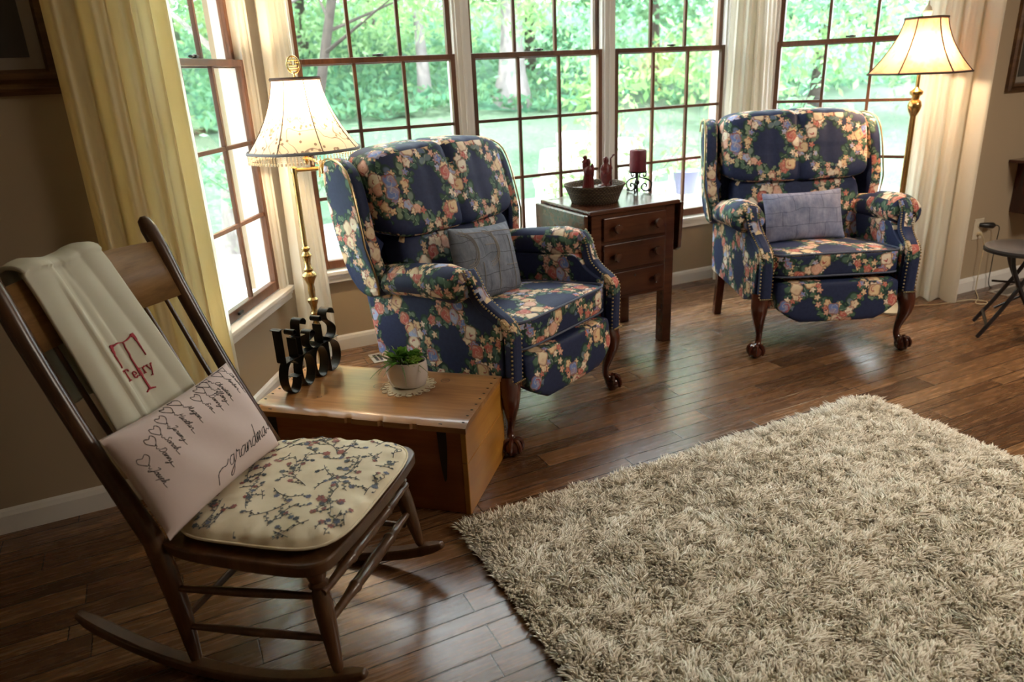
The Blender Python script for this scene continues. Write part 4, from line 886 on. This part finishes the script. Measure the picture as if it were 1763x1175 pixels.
def emb(pts,r):
    P=[onthr(-.055+a,.795+b) for a,b in pts]; tube(bm,P,r,6,upv=(0,-1,0)) if not isinstance(r,tuple) else sweep(bm,P,[(-.001,-1),(.001,-1),(.001,1),(-.001,1)],(0,-1,0),scales=[(1,q) for q in r])
def strk(P,ws,k=5):
    Q=c2(P,k); n=len(Q); W=[ws[min(len(ws)-1,int(i/n*len(ws)))] for i in range(n)]; P3=[onthr(-.055+a,.795+b) for a,b in Q]
    sweep(bm,P3,[(-.0016,-1),(.0016,-1),(.0016,1),(-.0016,1)],(0,-1,0),scales=[(1,q) for q in W])
strk([(.002,.040),(.000,.0),(.002,-.045),(.002,-.085)],[.0012,.0016,.0022,.0026]); strk([(-.014,-.087),(.002,-.084),(.018,-.087)],[.0015,.0022,.0015])
strk([(.002,.040),(.018,.043),(.036,.050)],[.0010,.0014,.0022]); strk([(.036,.052),(.039,.040),(.040,.022),(.041,-.008)],[.0048,.0036,.0018,.0010]); strk([(.002,.040),(-.016,.044),(-.032,.042)],[.0010,.0014,.0022]); strk([(-.034,.046),(-.037,.034),(-.039,.016),(-.040,-.012)],[.0046,.0034,.0018,.0010])
tx=-.046
def lt(strokes,adv):
    global tx
    for s in strokes: strk([(tx+a*.0155,-.046+b*.0155) for a,b in s],[.0009,.0011],4)
    tx+=adv*.016
lt([[(.5,1.7),(.5,0)],[(-.1,1.35),(0,1.7),(1,1.7),(1.1,1.35)],[(.2,0),(.8,0)]],1.35)
lt([[(.1,.5),(.8,.55),(.6,1),(.2,.9),(.1,.4),(.4,0),(.85,.2)]],1.2)
lt([[(.2,1),(.2,0)],[(.2,.7),(.5,1),(.75,.95)],[(0,0),(.45,0)]],1.0)
lt([[(.2,1),(.2,0)],[(.2,.7),(.5,1),(.75,.95)],[(0,0),(.45,0)]],1.0)
lt([[(0,1),(.45,.05)],[(.9,1),(.4,-.3),(.15,-.75),(-.1,-.6)],[(-.15,1),(.2,1)],[(.7,1),(1.05,1)]],1.1)
fin('monogram',bm,MRED,bk_)
# ------------------------------------------------------------------ lamps
def bell(bm,zb0,zt0,rb,rt0,n,nz=14,sq=0.0,pow_=2.0):
    rings=[]
    for j in range(nz+1):
        v=j/nz; r=rt0+(rb-rt0)*(1-v)**pow_*.72+(rb-rt0)*.28*(1-v); z=zb0+(zt0-zb0)*v; ring=[]
        for k in range(n*6):
            a=2*PI*k/(n*6); seg=(a/(2*PI/n))%1; fl=cos(PI/n)/cos((seg-.5)*2*PI/n); q=r*(1-sq+sq*fl); ring.append(bm.verts.new((q*cos(a),q*sin(a),z)))
        rings.append(ring)
    L=bm.loops.layers.uv.new('UVMap'); m_=n*6
    for j,(A,B_) in enumerate(zip(rings,rings[1:])):
        for k in range(m_):
            f=bm.faces.new((A[k],A[(k+1)%m_],B_[(k+1)%m_],B_[k]))
            uv4=[(k,j),(k+1,j),(k+1,j+1),(k,j+1)]
            for l,(a,b) in zip(f.loops,uv4): l[L].uv=(a/m_*1.2,b/nz*(zt0-zb0))
    return rings
def nouv_fin(name,bm,mat,parent,**kw): return fin(name,bm,mat,parent,**kw)
# left swing-arm lamp
LX,LY=.553,3.33
Lp=thing('swing_arm_floor_lamp','brass swing-arm floor lamp with embroidered bell shade and bead fringe','floor lamp',(LX,LY,0))
bm=nb(); lathe(bm,[(.0,0),(.13,0),(.135,.012),(.12,.022),(.05,.034),(.022,.05),(.016,.07)],36); fin('base',bm,MBRASS,Lp)
prof=[(.016,.06),(.013,.30),(.016,.32),(.013,.34),(.018,.36),(.012,.38),(.012,.405),(.020,.420),(.013,.432),(.016,.455),(.024,.475),(.024,.485),(.014,.495),(.017,.53),(.015,.555),(.022,.575),(.031,.592),(.033,.602),(.026,.612),(.018,.618),(.022,.630),(.015,.640),(.014,.66),(.019,.685),(.024,.695),(.018,.702),(.013,.712),(.020,.722),(.020,.729),(.012,.736),(.0115,1.055),(.015,1.062),(.015,1.085),(.006,1.09)]
bm=nb(); lathe(bm,prof,20); fin('pole',bm,MBRASS,Lp)
E1=Vector((.118,-.035,1.075)); SC=Vector((.062,.02,0))
bm=nb(); tube(bm,[(0,0,1.074),E1],.0085,8); lathe(bm,[(.012,-.022),(.014,-.015),(.014,.028),(.010,.034)],14,(E1.x,E1.y,E1.z)); tube(bm,crom([E1+Vector((0,0,.015)),(.10,-.01,1.105),(SC.x,SC.y,1.120)],5),.007,8); fin('swing_arm',bm,MBRASS,Lp)
bm=nb(); lathe(bm,[(.006,1.09),(.013,1.095),(.013,1.11),(.018,1.118),(.010,1.126),(.017,1.14),(.020,1.17),(.018,1.20),(.012,1.215)],16,(SC.x,SC.y,0)); fin('socket',bm,MBRASS,Lp)
bm=nb(); tube(bm,[(SC.x,SC.y,1.20),(SC.x-.03,SC.y,1.27),(SC.x-.03,SC.y,1.38),(SC.x,SC.y,1.452)],.0025,6); tube(bm,[(SC.x,SC.y,1.20),(SC.x+.06,SC.y,1.28),(SC.x+.06,SC.y,1.38),(SC.x,SC.y,1.452)],.0025,6); fin('harp',bm,MBRASS,Lp)
bm=nb(); bell(bm,1.155,1.446,.246,.103,8,16,.55,2.0); sh=fin('lamp_shade',bm,MSH1,Lp,loc=(SC.x,SC.y,0),rot=(0,0,.12),smooth=25)
def rim(z,r,n,sq,rad,mat,name,parent):
    bm=nb(); P=[]
    for k in range(n*6):
        a=2*PI*k/(n*6); seg=(a/(2*PI/n))%1; fl=cos(PI/n)/cos((seg-.5)*2*PI/n); q=r*(1-sq+sq*fl); P.append((q*cos(a),q*sin(a),z))
    tube(bm,P,[(rad,rad*.55)]*len(P) if 0 else rad,6,closed=True); return fin(name,bm,mat,parent)
rim(1.448,.104,8,.55,.008,MTRB,'top_trim',sh); rim(1.156,.247,8,.55,.007,MTRG,'bottom_trim',sh)
bm=nb()
for k in range(8):
    a=2*PI*k/8; P=[]
    for j in range(13):
        v=j/12; r=.103+(.246-.103)*(1-v)**2*.72+(.246-.103)*.28*(1-v)+.001; P.append((r*cos(a),r*sin(a),1.155+.291*v))
    tube(bm,P,.0022,5)
fin('rib_piping',bm,MTRB,sh)
bm=nb()
for k in range(96):
    a=2*PI*k/96; seg=(a/(2*PI/8))%1; fl=cos(PI/8)/cos((seg-.5)*2*PI/8); q=.246*(.45+.55*fl); zz=1.150-.006
    for j in range(3): sball(bm,(q*cos(a),q*sin(a),zz-j*.007),(.0032,.0032,.0034),2,2)
    sball(bm,(q*cos(a),q*sin(a),zz-.026),(.0048,.0048,.0075),2,2)
fin('bead_fringe',bm,MBEAD,sh)
bm=nb(); lathe(bm,[(.003,1.447),(.009,1.452),(.004,1.462),(.004,1.475)],10,(SC.x,SC.y,0))
fz=1.505
tube(bm,[(SC.x+.026*cos(t),SC.y,fz+.034*sin(t)) for t in [2*PI*k/24 for k in range(24)]],.0035,6,closed=True)
for z,x0,x1 in ((.018,-.018,.018),(.008,-.024,-.006),(.008,.006,.024),(-.004,-.014,.014),(-.014,-.023,.023),(-.022,-.018,.018)): tube(bm,[(SC.x+x0,SC.y,fz+z),(SC.x+x1,SC.y,fz+z)],.0024,6)
for x,z0,z1 in ((0,.018,.032),(-.007,-.004,.018),(.007,-.004,.018),(-.015,-.004,.008),(.015,-.004,.008)): tube(bm,[(SC.x+x,SC.y,fz+z0),(SC.x+x,SC.y,fz+z1)],.0024,6)
fin('finial',bm,MBRASS,Lp)
mbulb=N('lit_bulb'); em=mbulb.n('Emission',{'Color':(1,.78,.5),'Strength':18.0}); mbulb.t.links.new(em.outputs[0],mbulb.out.inputs[0]); MBULB=mbulb.m
bm=nb(); sball(bm,(SC.x,SC.y,1.30),(.026,.026,.035),2,8); fin('light_bulb',bm,MBULB,Lp)
light('left_lamp_bulb','POINT',(LX+SC.x,LY+SC.y,1.385),30,(1,.74,.44),.03)
# right lamp
RX,RY=3.80,2.775
Rp=thing('floor_lamp','brass floor lamp with pink-cream panelled bell shade by the right curtain','floor lamp',(RX,RY,0))
bm=nb(); lathe(bm,[(0,0),(.115,0),(.12,.012),(.10,.020),(.06,.030),(.04,.042),(.022,.06),(.018,.08)],32); fin('base',bm,MCREAM,Rp)
bm=nb(); lathe(bm,[(.016,.06),(.016,.5),(.022,.52),(.022,.56),(.016,.58),(.015,1.11),(.020,1.12),(.030,1.14),(.036,1.165),(.030,1.19),(.018,1.20),(.020,1.215),(.032,1.225),(.034,1.24),(.020,1.25),(.010,1.26),(.008,1.55)],20); fin('pole',bm,MBRASS,Rp)
bm=nb(); bell(bm,1.335,1.605,.252,.100,6,16,.85,1.9); rs=fin('lamp_shade',bm,MSH2,Rp,rot=(0,0,math.radians(14)),smooth=25)
rim(1.607,.101,6,.85,.007,MTRB,'top_trim',rs); rim(1.336,.253,6,.85,.006,MTRB,'bottom_trim',rs)
bm=nb()
for k in range(6):
    a=2*PI*k/6; P=[]
    for j in range(13):
        v=j/12; r=.100+(.252-.100)*(1-v)**1.9*.72+(.252-.100)*.28*(1-v)+.001; P.append((r*cos(a),r*sin(a),1.335+.27*v))
    tube(bm,P,.0035,5)
fin('rib_piping',bm,MTRB,rs)
bm=nb(); lathe(bm,[(.006,1.60),(.014,1.612),(.022,1.625),(.024,1.640),(.018,1.648),(.016,1.658),(.006,1.668),(.003,1.69)],16); fin('finial',bm,MCREAM,Rp)
bm=nb(); sball(bm,(0,.0,1.43),(.026,.026,.035),2,8); fin('light_bulb',bm,MBULB,Rp)
light('right_lamp_bulb','POINT',(RX-.03,RY-.03,1.42),24,(1,.70,.42),.03)
# ------------------------------------------------------------------ rug
RG=thing('shag_rug','large cream shag rug covering the floor at lower right','rug',(0,0,0))
rx0,rx1,ry0,ry1=.69,2.66,.15,1.975
bm=nb(); box(bm,rx0+.01,rx1-.01,ry0,ry1-.01,.0005,.010); fin('rug_backing',bm,MBACK,RG,smooth=False)
rng=np.random.default_rng(5); ns=125000
bx=rng.uniform(rx0,rx1,ns); by=rng.uniform(ry0,ry1,ns)
def vn(x,y,s,seed):
    g=np.random.default_rng(seed).uniform(-1,1,(64,64)); X=x*s; Y=y*s; i=np.floor(X).astype(int); j=np.floor(Y).astype(int); fx=X-i; fy=Y-j; fx=fx*fx*(3-2*fx); fy=fy*fy*(3-2*fy)
    G_=lambda a,b:g[a%64,b%64]
    return (G_(i,j)*(1-fx)+G_(i+1,j)*fx)*(1-fy)+(G_(i,j+1)*(1-fx)+G_(i+1,j+1)*fx)*fy
lx=.25*vn(bx,by,7,1)+.85*vn(bx,by,38,2)+rng.normal(0,.34,ns); ly=.25*vn(bx,by,7,3)+.85*vn(bx,by,38,4)-.1+rng.normal(0,.34,ns)
# edges spill outward
ex=np.clip((rx0+.05-bx)/.05,0,1)*-1.0+np.clip((bx-rx1+.05)/.05,0,1); ey=np.clip((by-ry1+.05)/.05,0,1); lx+=ex; ly+=ey
H=.024+.009*vn(bx,by,34,6)+rng.normal(0,.004,ns); H=np.clip(H,.013,.05)
H*=1-.3*np.maximum(np.abs(ex),ey)
rad=rng.uniform(.0026,.0038,ns); ph=rng.uniform(0,6.28,ns); S=4
vs=np.zeros((ns,3*3+1,3),np.float32)
for k in range(3):
    t=k/3.0; cx=bx+lx*H*.9*t*t; cy=by+ly*H*.9*t*t; cz=.008+H*t*(1-.12*t); r=rad*(.8,1.1,1.15)[k]
    for q in range(3): vs[:,k*3+q,0]=cx+r*np.cos(ph+q*2.094); vs[:,k*3+q,1]=cy+r*np.sin(ph+q*2.094); vs[:,k*3+q,2]=cz
vs[:,9,0]=bx+lx*H*.9; vs[:,9,1]=by+ly*H*.9; vs[:,9,2]=.008+H*.88
quads=[(0,1,4,3),(1,2,5,4),(2,0,3,5),(3,4,7,6),(4,5,8,7),(5,3,6,8)]; tris=[(6,7,9),(7,8,9),(8,6,9)]
loops=np.array([i for f in quads for i in f]+[i for f in tris for i in f]); tot=np.array([4]*6+[3]*3); off=np.arange(ns)*10
LI=(loops[None,:]+off[:,None]).ravel(); LT=np.tile(tot,ns); LS=np.concatenate([[0],np.cumsum(LT)[:-1]])
me=bpy.data.meshes.new('rug_pile'); me.vertices.add(ns*10); me.vertices.foreach_set('co',vs.ravel()); me.loops.add(len(LI)); me.loops.foreach_set('vertex_index',LI.astype(np.int32)); me.polygons.add(len(LT)); me.polygons.foreach_set('loop_start',LS.astype(np.int32)); me.polygons.foreach_set('use_smooth',np.ones(len(LT),bool)); me.update(calc_edges=True); me.materials.append(MPILE)
rp=bpy.data.objects.new('rug_pile',me); COL.objects.link(rp); rp.parent=RG; rp['kind']='stuff'
# ------------------------------------------------------------------ pictures
def picture(label,x0,x1,z0,z1,fw_=.075):
    R=thing('framed_picture',label,'picture',(0,0,0)); y=YM
    bm=nb(); prof=[(0,0),(0,-.02),(.25,-.030),(.45,-.018),(.6,-.034),(.85,-.028),(1,-.008),(1,0)]
    cs=[(x0,z0,1,1),(x1,z0,-1,1),(x1,z1,-1,-1),(x0,z1,1,-1)]; rings=[[bm.verts.new((cx+sx*p*fw_,y+q,cz+sz*p*fw_)) for p,q in prof] for cx,cz,sx,sz in cs]
    for i in range(4):
        A,B_=rings[i],rings[(i+1)%4]
        for k in range(len(prof)-1): bm.faces.new((A[k],A[k+1],B_[k+1],B_[k]))
    fin('picture_frame',bm,MGOLD,R,smooth=25)
    bm=nb(); box(bm,x0+fw_*.9,x1-fw_*.9,y-.010,y-.002,z0+fw_*.9,z1-fw_*.9); fin('mat_board',bm,MMAT,R,smooth=False)
    bm=nb(); m_=fw_+.032; box(bm,x0+m_,x1-m_,y-.013,y-.010,z0+m_,z1-m_); fin('print',bm,MPAINT,R,smooth=False,loc=(0,0,0)); return R
picture('gilt-framed landscape print hanging on the dark left wall',-.95,-.160,1.433,2.05)
picture('dark wooden framed picture at the right edge of the right wall',4.522,5.1,1.20,1.75,.05)
# ------------------------------------------------------------------ stool and things at the right edge
SX,SY=3.945,2.150; SH=.485
S_=thing('folding_stool','black round folding stool at the right edge of the room','stool',(SX,SY,0),math.radians(-53.7))
bm=nb(); lathe(bm,[(0,SH-.028),(.165,SH-.028),(.172,SH-.020),(.172,SH-.008),(.160,SH-.002),(.12,SH),(0,SH+.001)],44,close=False); fin('seat',bm,MSEAT,S_,smooth=60)
bm=nb(); lathe(bm,[(.160,SH-.032),(.178,SH-.030),(.178,SH-.018),(.160,SH-.016)],44); fin('seat_rim',bm,MSTOOL,S_)
for sx,dx in ((-1,1),(1,-1)):
    for y in (-.115,.115):
        bm=nb(); P=crom([(-sx*.05,y*.85,SH-.03),(-sx*.03,y*.95,.36),(sx*.07,y*1.15,.15),(sx*.145,y*1.25,.012)],5); 
        for q in (0,): tube(bm,P,.0105,10)
        fin('leg',bm,MSTOOL,S_)
    bm=nb(); tube(bm,[(sx*.112,-.14,.08),(sx*.112,.14,.08)],.008,8); fin('crossbar',bm,MSTOOL,S_)
bm=nb(); tube(bm,[(-.09,-.105,.17),(.09,-.105,.30)],.006,8); fin('brace',bm,MSTOOL,S_); bm=nb(); tube(bm,[(-.1,.105,.26),(.1,.105,.26)],.006,8); fin('brace',bm,MSTOOL,S_)
bx_=thing('photo_frame','black standing photo frame on the round stool, cut by the picture edge','photo frame',(3.905,2.115,SH+.001),math.radians(-15))
bm=nb(); box(bm,-.0,.20,-.012,.012,0,.235); o=fin('frame',bm,MBLK,bx_,smooth=False,bev=.004)
bm=nb(); box(bm,.010,.19,-.0145,-.0115,.08,.215); fin('photo',bm,MPAINT,bx_,smooth=False)
W_=thing('wall_cabinet','dark wooden wall cabinet at the right picture edge above the outlet','cabinet',(0,0,0))
bm=nb(); box(bm,4.69,5.35,2.47,YM,.785,.803); fin('cabinet_top',bm,MMAHO,W_,smooth=False,bev=.005)
bm=nb(); box(bm,4.79,5.30,2.50,YM,.47,.785); fin('cabinet_body',bm,MMAHO,W_,smooth=False,bev=.004)
O=thing('wall_outlet','ivory wall outlet with two plugs on the right wall','outlet',(4.505,YM,.40))
bm=nb(); box(bm,-.045,.045,-.006,0,-.065,.065); fin('cover_plate',bm,MPLAST,O,smooth=False,bev=.003)
for z in (-.026,.026): bm=nb(); sball(bm,(0,-.007,z),(.017,.003,.015),4,4); fin('socket_face',bm,MPLAST,O)
bm=nb(); tube(bm,[(4.505,YM-.008,.426),(4.53,YM-.035,.425),(4.575,YM-.045,.42),(4.60,YM-.045,.418)],[.012,.017,.019,.008],10); tube(bm,crom([(4.595,YM-.045,.42),(4.64,YM-.05,.40),(4.655,YM-.04,.30),(4.66,YM-.035,.15),(4.68,YM-.04,.006),(4.85,YM-.08,.005)],6),.003,6)
tag(fin('power_cord',bm,MBLK,None),'black power cord and plug in the wall outlet','cord')
bm=nb(); tube(bm,[(4.505,YM-.008,.372),(4.51,YM-.03,.372)],[.013,.010],10)
tube(bm,crom([(4.51,YM-.03,.372),(4.535,YM-.04,.30),(4.54,YM-.035,.15),(4.535,YM-.04,.02),(4.50,YM-.07,.005),(4.40,2.60,.005),(4.33,2.57,.005),(4.30,2.54,.005),(4.34,2.51,.005),(4.38,2.54,.005),(4.35,2.60,.006),(4.26,2.63,.005),(4.10,2.66,.005),(3.93,2.74,.005)],6),.003,6)
tag(fin('extension_cord',bm,MCORD,None),'cream extension cord coiled on the floor by the right curtain','cord')
def register(label,x,y,w_,d_,rz,n=9):
    R=thing('floor_register',label,'floor vent',(x,y,0),rz); bm=nb(); e=.018
    box(bm,-w_/2,w_/2,-d_/2,-d_/2+e,.0,.005); box(bm,-w_/2,w_/2,d_/2-e,d_/2,.0,.005); box(bm,-w_/2,-w_/2+e,-d_/2+e,d_/2-e,.0,.005); box(bm,w_/2-e,w_/2,-d_/2+e,d_/2-e,.0,.005)
    for k in range(1,n): x_=-w_/2+e+(w_-2*e)*k/n; box(bm,x_-.003,x_+.003,-d_/2+e,d_/2-e,.001,.004)
    fin('grille',bm,MVENT,R,smooth=False); bm=nb(); box(bm,-w_/2+e,w_/2-e,-d_/2+e,d_/2-e,.0002,.0012); fin('duct_opening',bm,MBLK,R,smooth=False)
register('beige metal floor register behind the succulent, near the back baseboard',1.02,3.66,.30,.135,0,12)
register('beige metal floor register by the right wall outlet',4.74,2.60,.30,.12,0,10)
# ------------------------------------------------------------------ outdoors
def hgt(x,y):
    d=y-4.2; h=-.35
    if d>5.8: h+=(min(d,12)-5.8)*.155
    if d>12: h+=(min(d,24)-12)*.26
    if d>24: h+=(d-24)*.10
    return h+.10*sin(x*.35)*min(1,max(0,(d-5.8)/5))+.0
bm=nb(); grid(bm,60,36,lambda u,v:(-30+66*u,4.25+13.5*v,hgt(-30+66*u,4.25+13.5*v))); tag(fin('lawn',bm,MG),'sunlit green lawn outside the bay windows','lawn',kind='stuff')
bm=nb(); grid(bm,80,50,lambda u,v:(-34+80*u,15.6+45*v,hgt(-34+80*u,15.6+45*v)-.05+.35*noise.noise(Vector(((-34+80*u)*.7,45*v*.7,0)))+.12*noise.noise(Vector((u*200,v*120,3))))); tag(fin('ivy_bank',bm,MIVY),'wooded bank of dark ivy behind the lawn','ground cover',kind='stuff')
bm=nb(); box(bm,-.5,9.4,4.4,9.6,-.42,-.33); tag(fin('stone_patio',bm,MPAT,smooth=False),'pale sunlit stone patio just outside the windows','patio')
def quads(name,pts,size,mat,parent,rd,flat=.0):
    n=len(pts); P=np.array(pts,dtype=np.float32); r=np.random.default_rng(rd); a=r.normal(size=(n,3)); a/=np.linalg.norm(a,axis=1)[:,None]; b=np.cross(a,r.normal(size=(n,3))); b/=np.linalg.norm(b,axis=1)[:,None]
    s=(size*r.uniform(.6,1.3,n))[:,None]; V=np.stack([P-a*s,P-b*s*.45,P+a*s,P+b*s*.45],1).reshape(-1,3)
    me=bpy.data.meshes.new(name); me.vertices.add(n*4); me.vertices.foreach_set('co',V.ravel()); me.loops.add(n*4); me.loops.foreach_set('vertex_index',np.arange(n*4,dtype=np.int32)); me.polygons.add(n); me.polygons.foreach_set('loop_start',(np.arange(n)*4).astype(np.int32)); me.update(calc_edges=True); me.materials.append(mat)
    o=bpy.data.objects.new(name,me); COL.objects.link(o); o.parent=parent; return o
MLA=mat_leaf('fresh_tree_leaf',(.10,.22,.09),(.28,.42,.19)); MLB=mat_leaf('teal_tree_leaf',(.05,.15,.10),(.15,.30,.19)); MLC=mat_leaf('yellow_tree_leaf',(.16,.32,.15),(.34,.48,.30))
def tree(label,x,y,h,r,mat,bark,nl_,cr,cz0,lean=(0,0),seed=1,size=.13,flare=1.6,cat='tree',name='deciduous_tree',cx=0,cy=0):
    z=hgt(x,y)-.1; R=thing(name,label,cat,(x,y,z)); rd=random.Random(seed); bm=nb()
    def c_(t): return Vector((lean[0]*t*h+.12*sin(4*t+seed),lean[1]*t*h,h*t))
    P=[c_(k/12) for k in range(13)]; tube(bm,P,[r*(flare if k==0 else (1.15 if k==1 else 1-.55*k/12)) for k in range(13)],10)
    tips=[]
    for k in range(9):
        t=.3+.6*rd.random(); a=rd.random()*6.28; p=c_(t); L=cr*(.5+.4*rd.random()); e=.4+.5*rd.random(); q=[p+Vector((cos(a)*cos(e),sin(a)*cos(e),sin(e)*.8))*L*s+Vector((0,0,.0)) for s in (0,.33,.66,1)]; tube(bm,q,[r*.35,r*.25,r*.15,r*.05],6); tips+=q[1:]
    fin('trunk',bm,bark,R)
    pts=[]; ncl=26
    cls=[]
    for i in range(ncl):
        a=rd.random()*6.28; q=rd.random()**.5; cls.append((cx+lean[0]*h*.8+cr*q*cos(a),cy+lean[1]*h*.8+cr*q*sin(a),cz0+(h*1.05-cz0)*rd.random(),cr*(.16+.22*rd.random())))
    for i in range(nl_):
        c=cls[rd.randrange(ncl)]; g=[rd.gauss(0,.5) for _ in range(3)]; pts.append((c[0]+g[0]*c[3],c[1]+g[1]*c[3],c[2]+g[2]*c[3]*.7))
    quads('foliage',pts,size,mat,R,seed); return R
tree('slender dark leaning tree trunk seen through the left back window',1.75,9.6,6.2,.075,MLA,MBARKD,7000,2.3,2.6,(.20,.02),11,.055,1.3)
tree('grey trunk at the top left of the left back window',.75,8.6,7,.13,MLA,MBARK,6000,2.4,3.2,(.03,.02),12,.055,1.3)
tree('large pale flared tree trunk behind the middle right window',7.9,16.3,10,.29,MLA,MBARKP,4200,4.2,3.0,(.01,.0),13,.11,1.9)
tree('thin pale tree trunk on the ivy bank beyond the middle window',6.0,17.2,9,.13,MLB,MBARKP,3600,3.4,2.6,(.0,.0),14,.11,1.5)
tree('thick grey tree trunk close outside the right bay window',6.75,6.9,7.5,.20,MLB,MBARK,9000,2.4,2.2,(-.02,.01),15,.05,1.4)
tree('broad bright pale trunk outside the left bay window',-1.55,5.9,6.5,.20,MLA,MBARKP,7000,2.6,1.9,(.0,.02),16,.05,1.3)
spots=[(2.6,18.5,'leafy tree left of the slim pale trunk, beyond the ivy bank',MLC),(4.2,21,'dense green tree high on the bank behind the left armchair',MLA),(9.8,19,'bushy tree right of the flared pale trunk',MLC),(12.5,17,'green tree at the far right of the middle windows',MLB),(.2,17,'light green tree behind the grey trunk',MLA),(-3.2,15,'bushy tree to the far left of the lawn',MLC),(15.5,14,'shady green tree seen through the right bay window',MLB),(11,12.5,'tree with low branches beside the thick grey trunk',MLA),(-5.6,11,'green tree outside the left bay window, behind the pale trunk',MLB),(6.8,24,'tall tree on the hilltop behind the slim trunk',MLC),(18.5,11,'distant tree at the right of the right bay window',MLC),(1.2,23,'tall tree on the hilltop at left',MLB)]
for i,(x,y,lb,mt) in enumerate(spots): tree(lb,x,y,8+2*random.random(),.14,mt,MBARKD,6800,3.4,1.2,(0,0),30+i,.115,1.5)
# undergrowth on the bank
pts=[]; rd=random.Random(9)
for i in range(26000):
    x=-16+38*rd.random(); y=15.4+14*rd.random()**1.3; k=noise.noise(Vector((x*.5,y*.5,1))); pts.append((x,y,hgt(x,y)+.08+.55*max(0,k)+.25*rd.random()))
o=quads('undergrowth',pts,.12,MLB,None,77); tag(o,'leafy ivy undergrowth covering the bank behind the lawn','undergrowth',kind='stuff')
def shrub(label,x,y,z,h,w_,n_,mt,seed,size=.045):
    R=thing('leafy_shrub',label,'shrub',(x,y,z)); rd=random.Random(seed); bm=nb(); pts=[]
    for k in range(12):
        a=rd.random()*6.28; L=w_*(.4+.6*rd.random()); hh=h*(.5+.5*rd.random()); P=crom([(0,0,0),(L*.3*cos(a),L*.3*sin(a),hh*.5),(L*.65*cos(a),L*.65*sin(a),hh*.8),(L*cos(a),L*sin(a),hh*1.05)],5); tube(bm,P,[.008*(1-.8*i/len(P)) for i in range(len(P))],5)
        for i in range(n_//12): q=P[rd.randrange(3,len(P))]; pts.append((q.x+rd.gauss(0,.07),q.y+rd.gauss(0,.07),q.z+rd.gauss(0,.07)))
    fin('stems',bm,MBARKD,R); quads('leaves',pts,size,mt,R,seed); return R
shrub('leafy shrub branches just outside the middle right window',3.75,5.6,-.35,1.5,.75,700,MLA,51)
shrub('leafy shrub just outside the right bay window behind the right armchair',4.9,4.9,-.35,1.85,.6,800,MLB,52,.045)
shrub('low shrub at the lawn edge seen behind the left lamp',1.1,7.6,-.3,1.3,1.0,900,MLB,53,.05)
# patio chairs
def patio_chair(label,x,y,rz,group='white patio chairs'):
    R=thing('patio_chair',label,'chair',(x,y,-.33),rz,group); bm=nb()
    prism(bm,c2([(-.24,.0),(.24,.0),(.27,.30),(.26,.62),(.20,.70),(-.20,.70),(-.26,.62),(-.27,.30)],3,True),'y',0,.03)
    for v in bm.verts: v.co.y+=v.co.z*.38; v.co.z=.38+v.co.z*.9
    fin('backrest',bm,MCHW,R)
    bm=nb(); box(bm,-.25,.25,-.50,.03,.36,.39); fin('seat',bm,MCHW,R,bev=.01)
    for s in (-1,1):
        for yy in (-.46,.0): bm=nb(); tube(bm,[(s*.27,yy,0),(s*.26,yy,.58)],.025,8); fin('leg',bm,MCHW,R)
        bm=nb(); box(bm,s*.27-.04,s*.27+.04,-.52,.15,.58,.605); fin('armrest',bm,MCHW,R,bev=.01)
    return R
patio_chair('white resin patio chair outside, left of the basket figurines',3.95,6.9,2.7)
patio_chair('white resin patio chair outside, behind the middle window frame',5.15,8.5,2.3)
patio_chair('white resin patio chair outside, behind the candle',5.05,7.2,2.0)
Pp=thing('patio_planter','slate blue planter with pink flowers on the patio outside','planter',(6.9,8.5,-.33))
bm=nb(); lathe(bm,[(.13,0),(.18,.30),(.20,.32),(.18,.33),(.0,.31)],20); fin('planter_pot',bm,MPOT,Pp)
quads('flowers',[(random.gauss(0,.13),random.gauss(0,.13),.42+.1*random.random()) for _ in range(90)],.03,plain('pink_petals',(.55,.18,.30),.7),Pp,5)
quads('flower_leaves',[(random.gauss(0,.14),random.gauss(0,.14),.36+.1*random.random()) for _ in range(160)],.04,MLA,Pp,6)
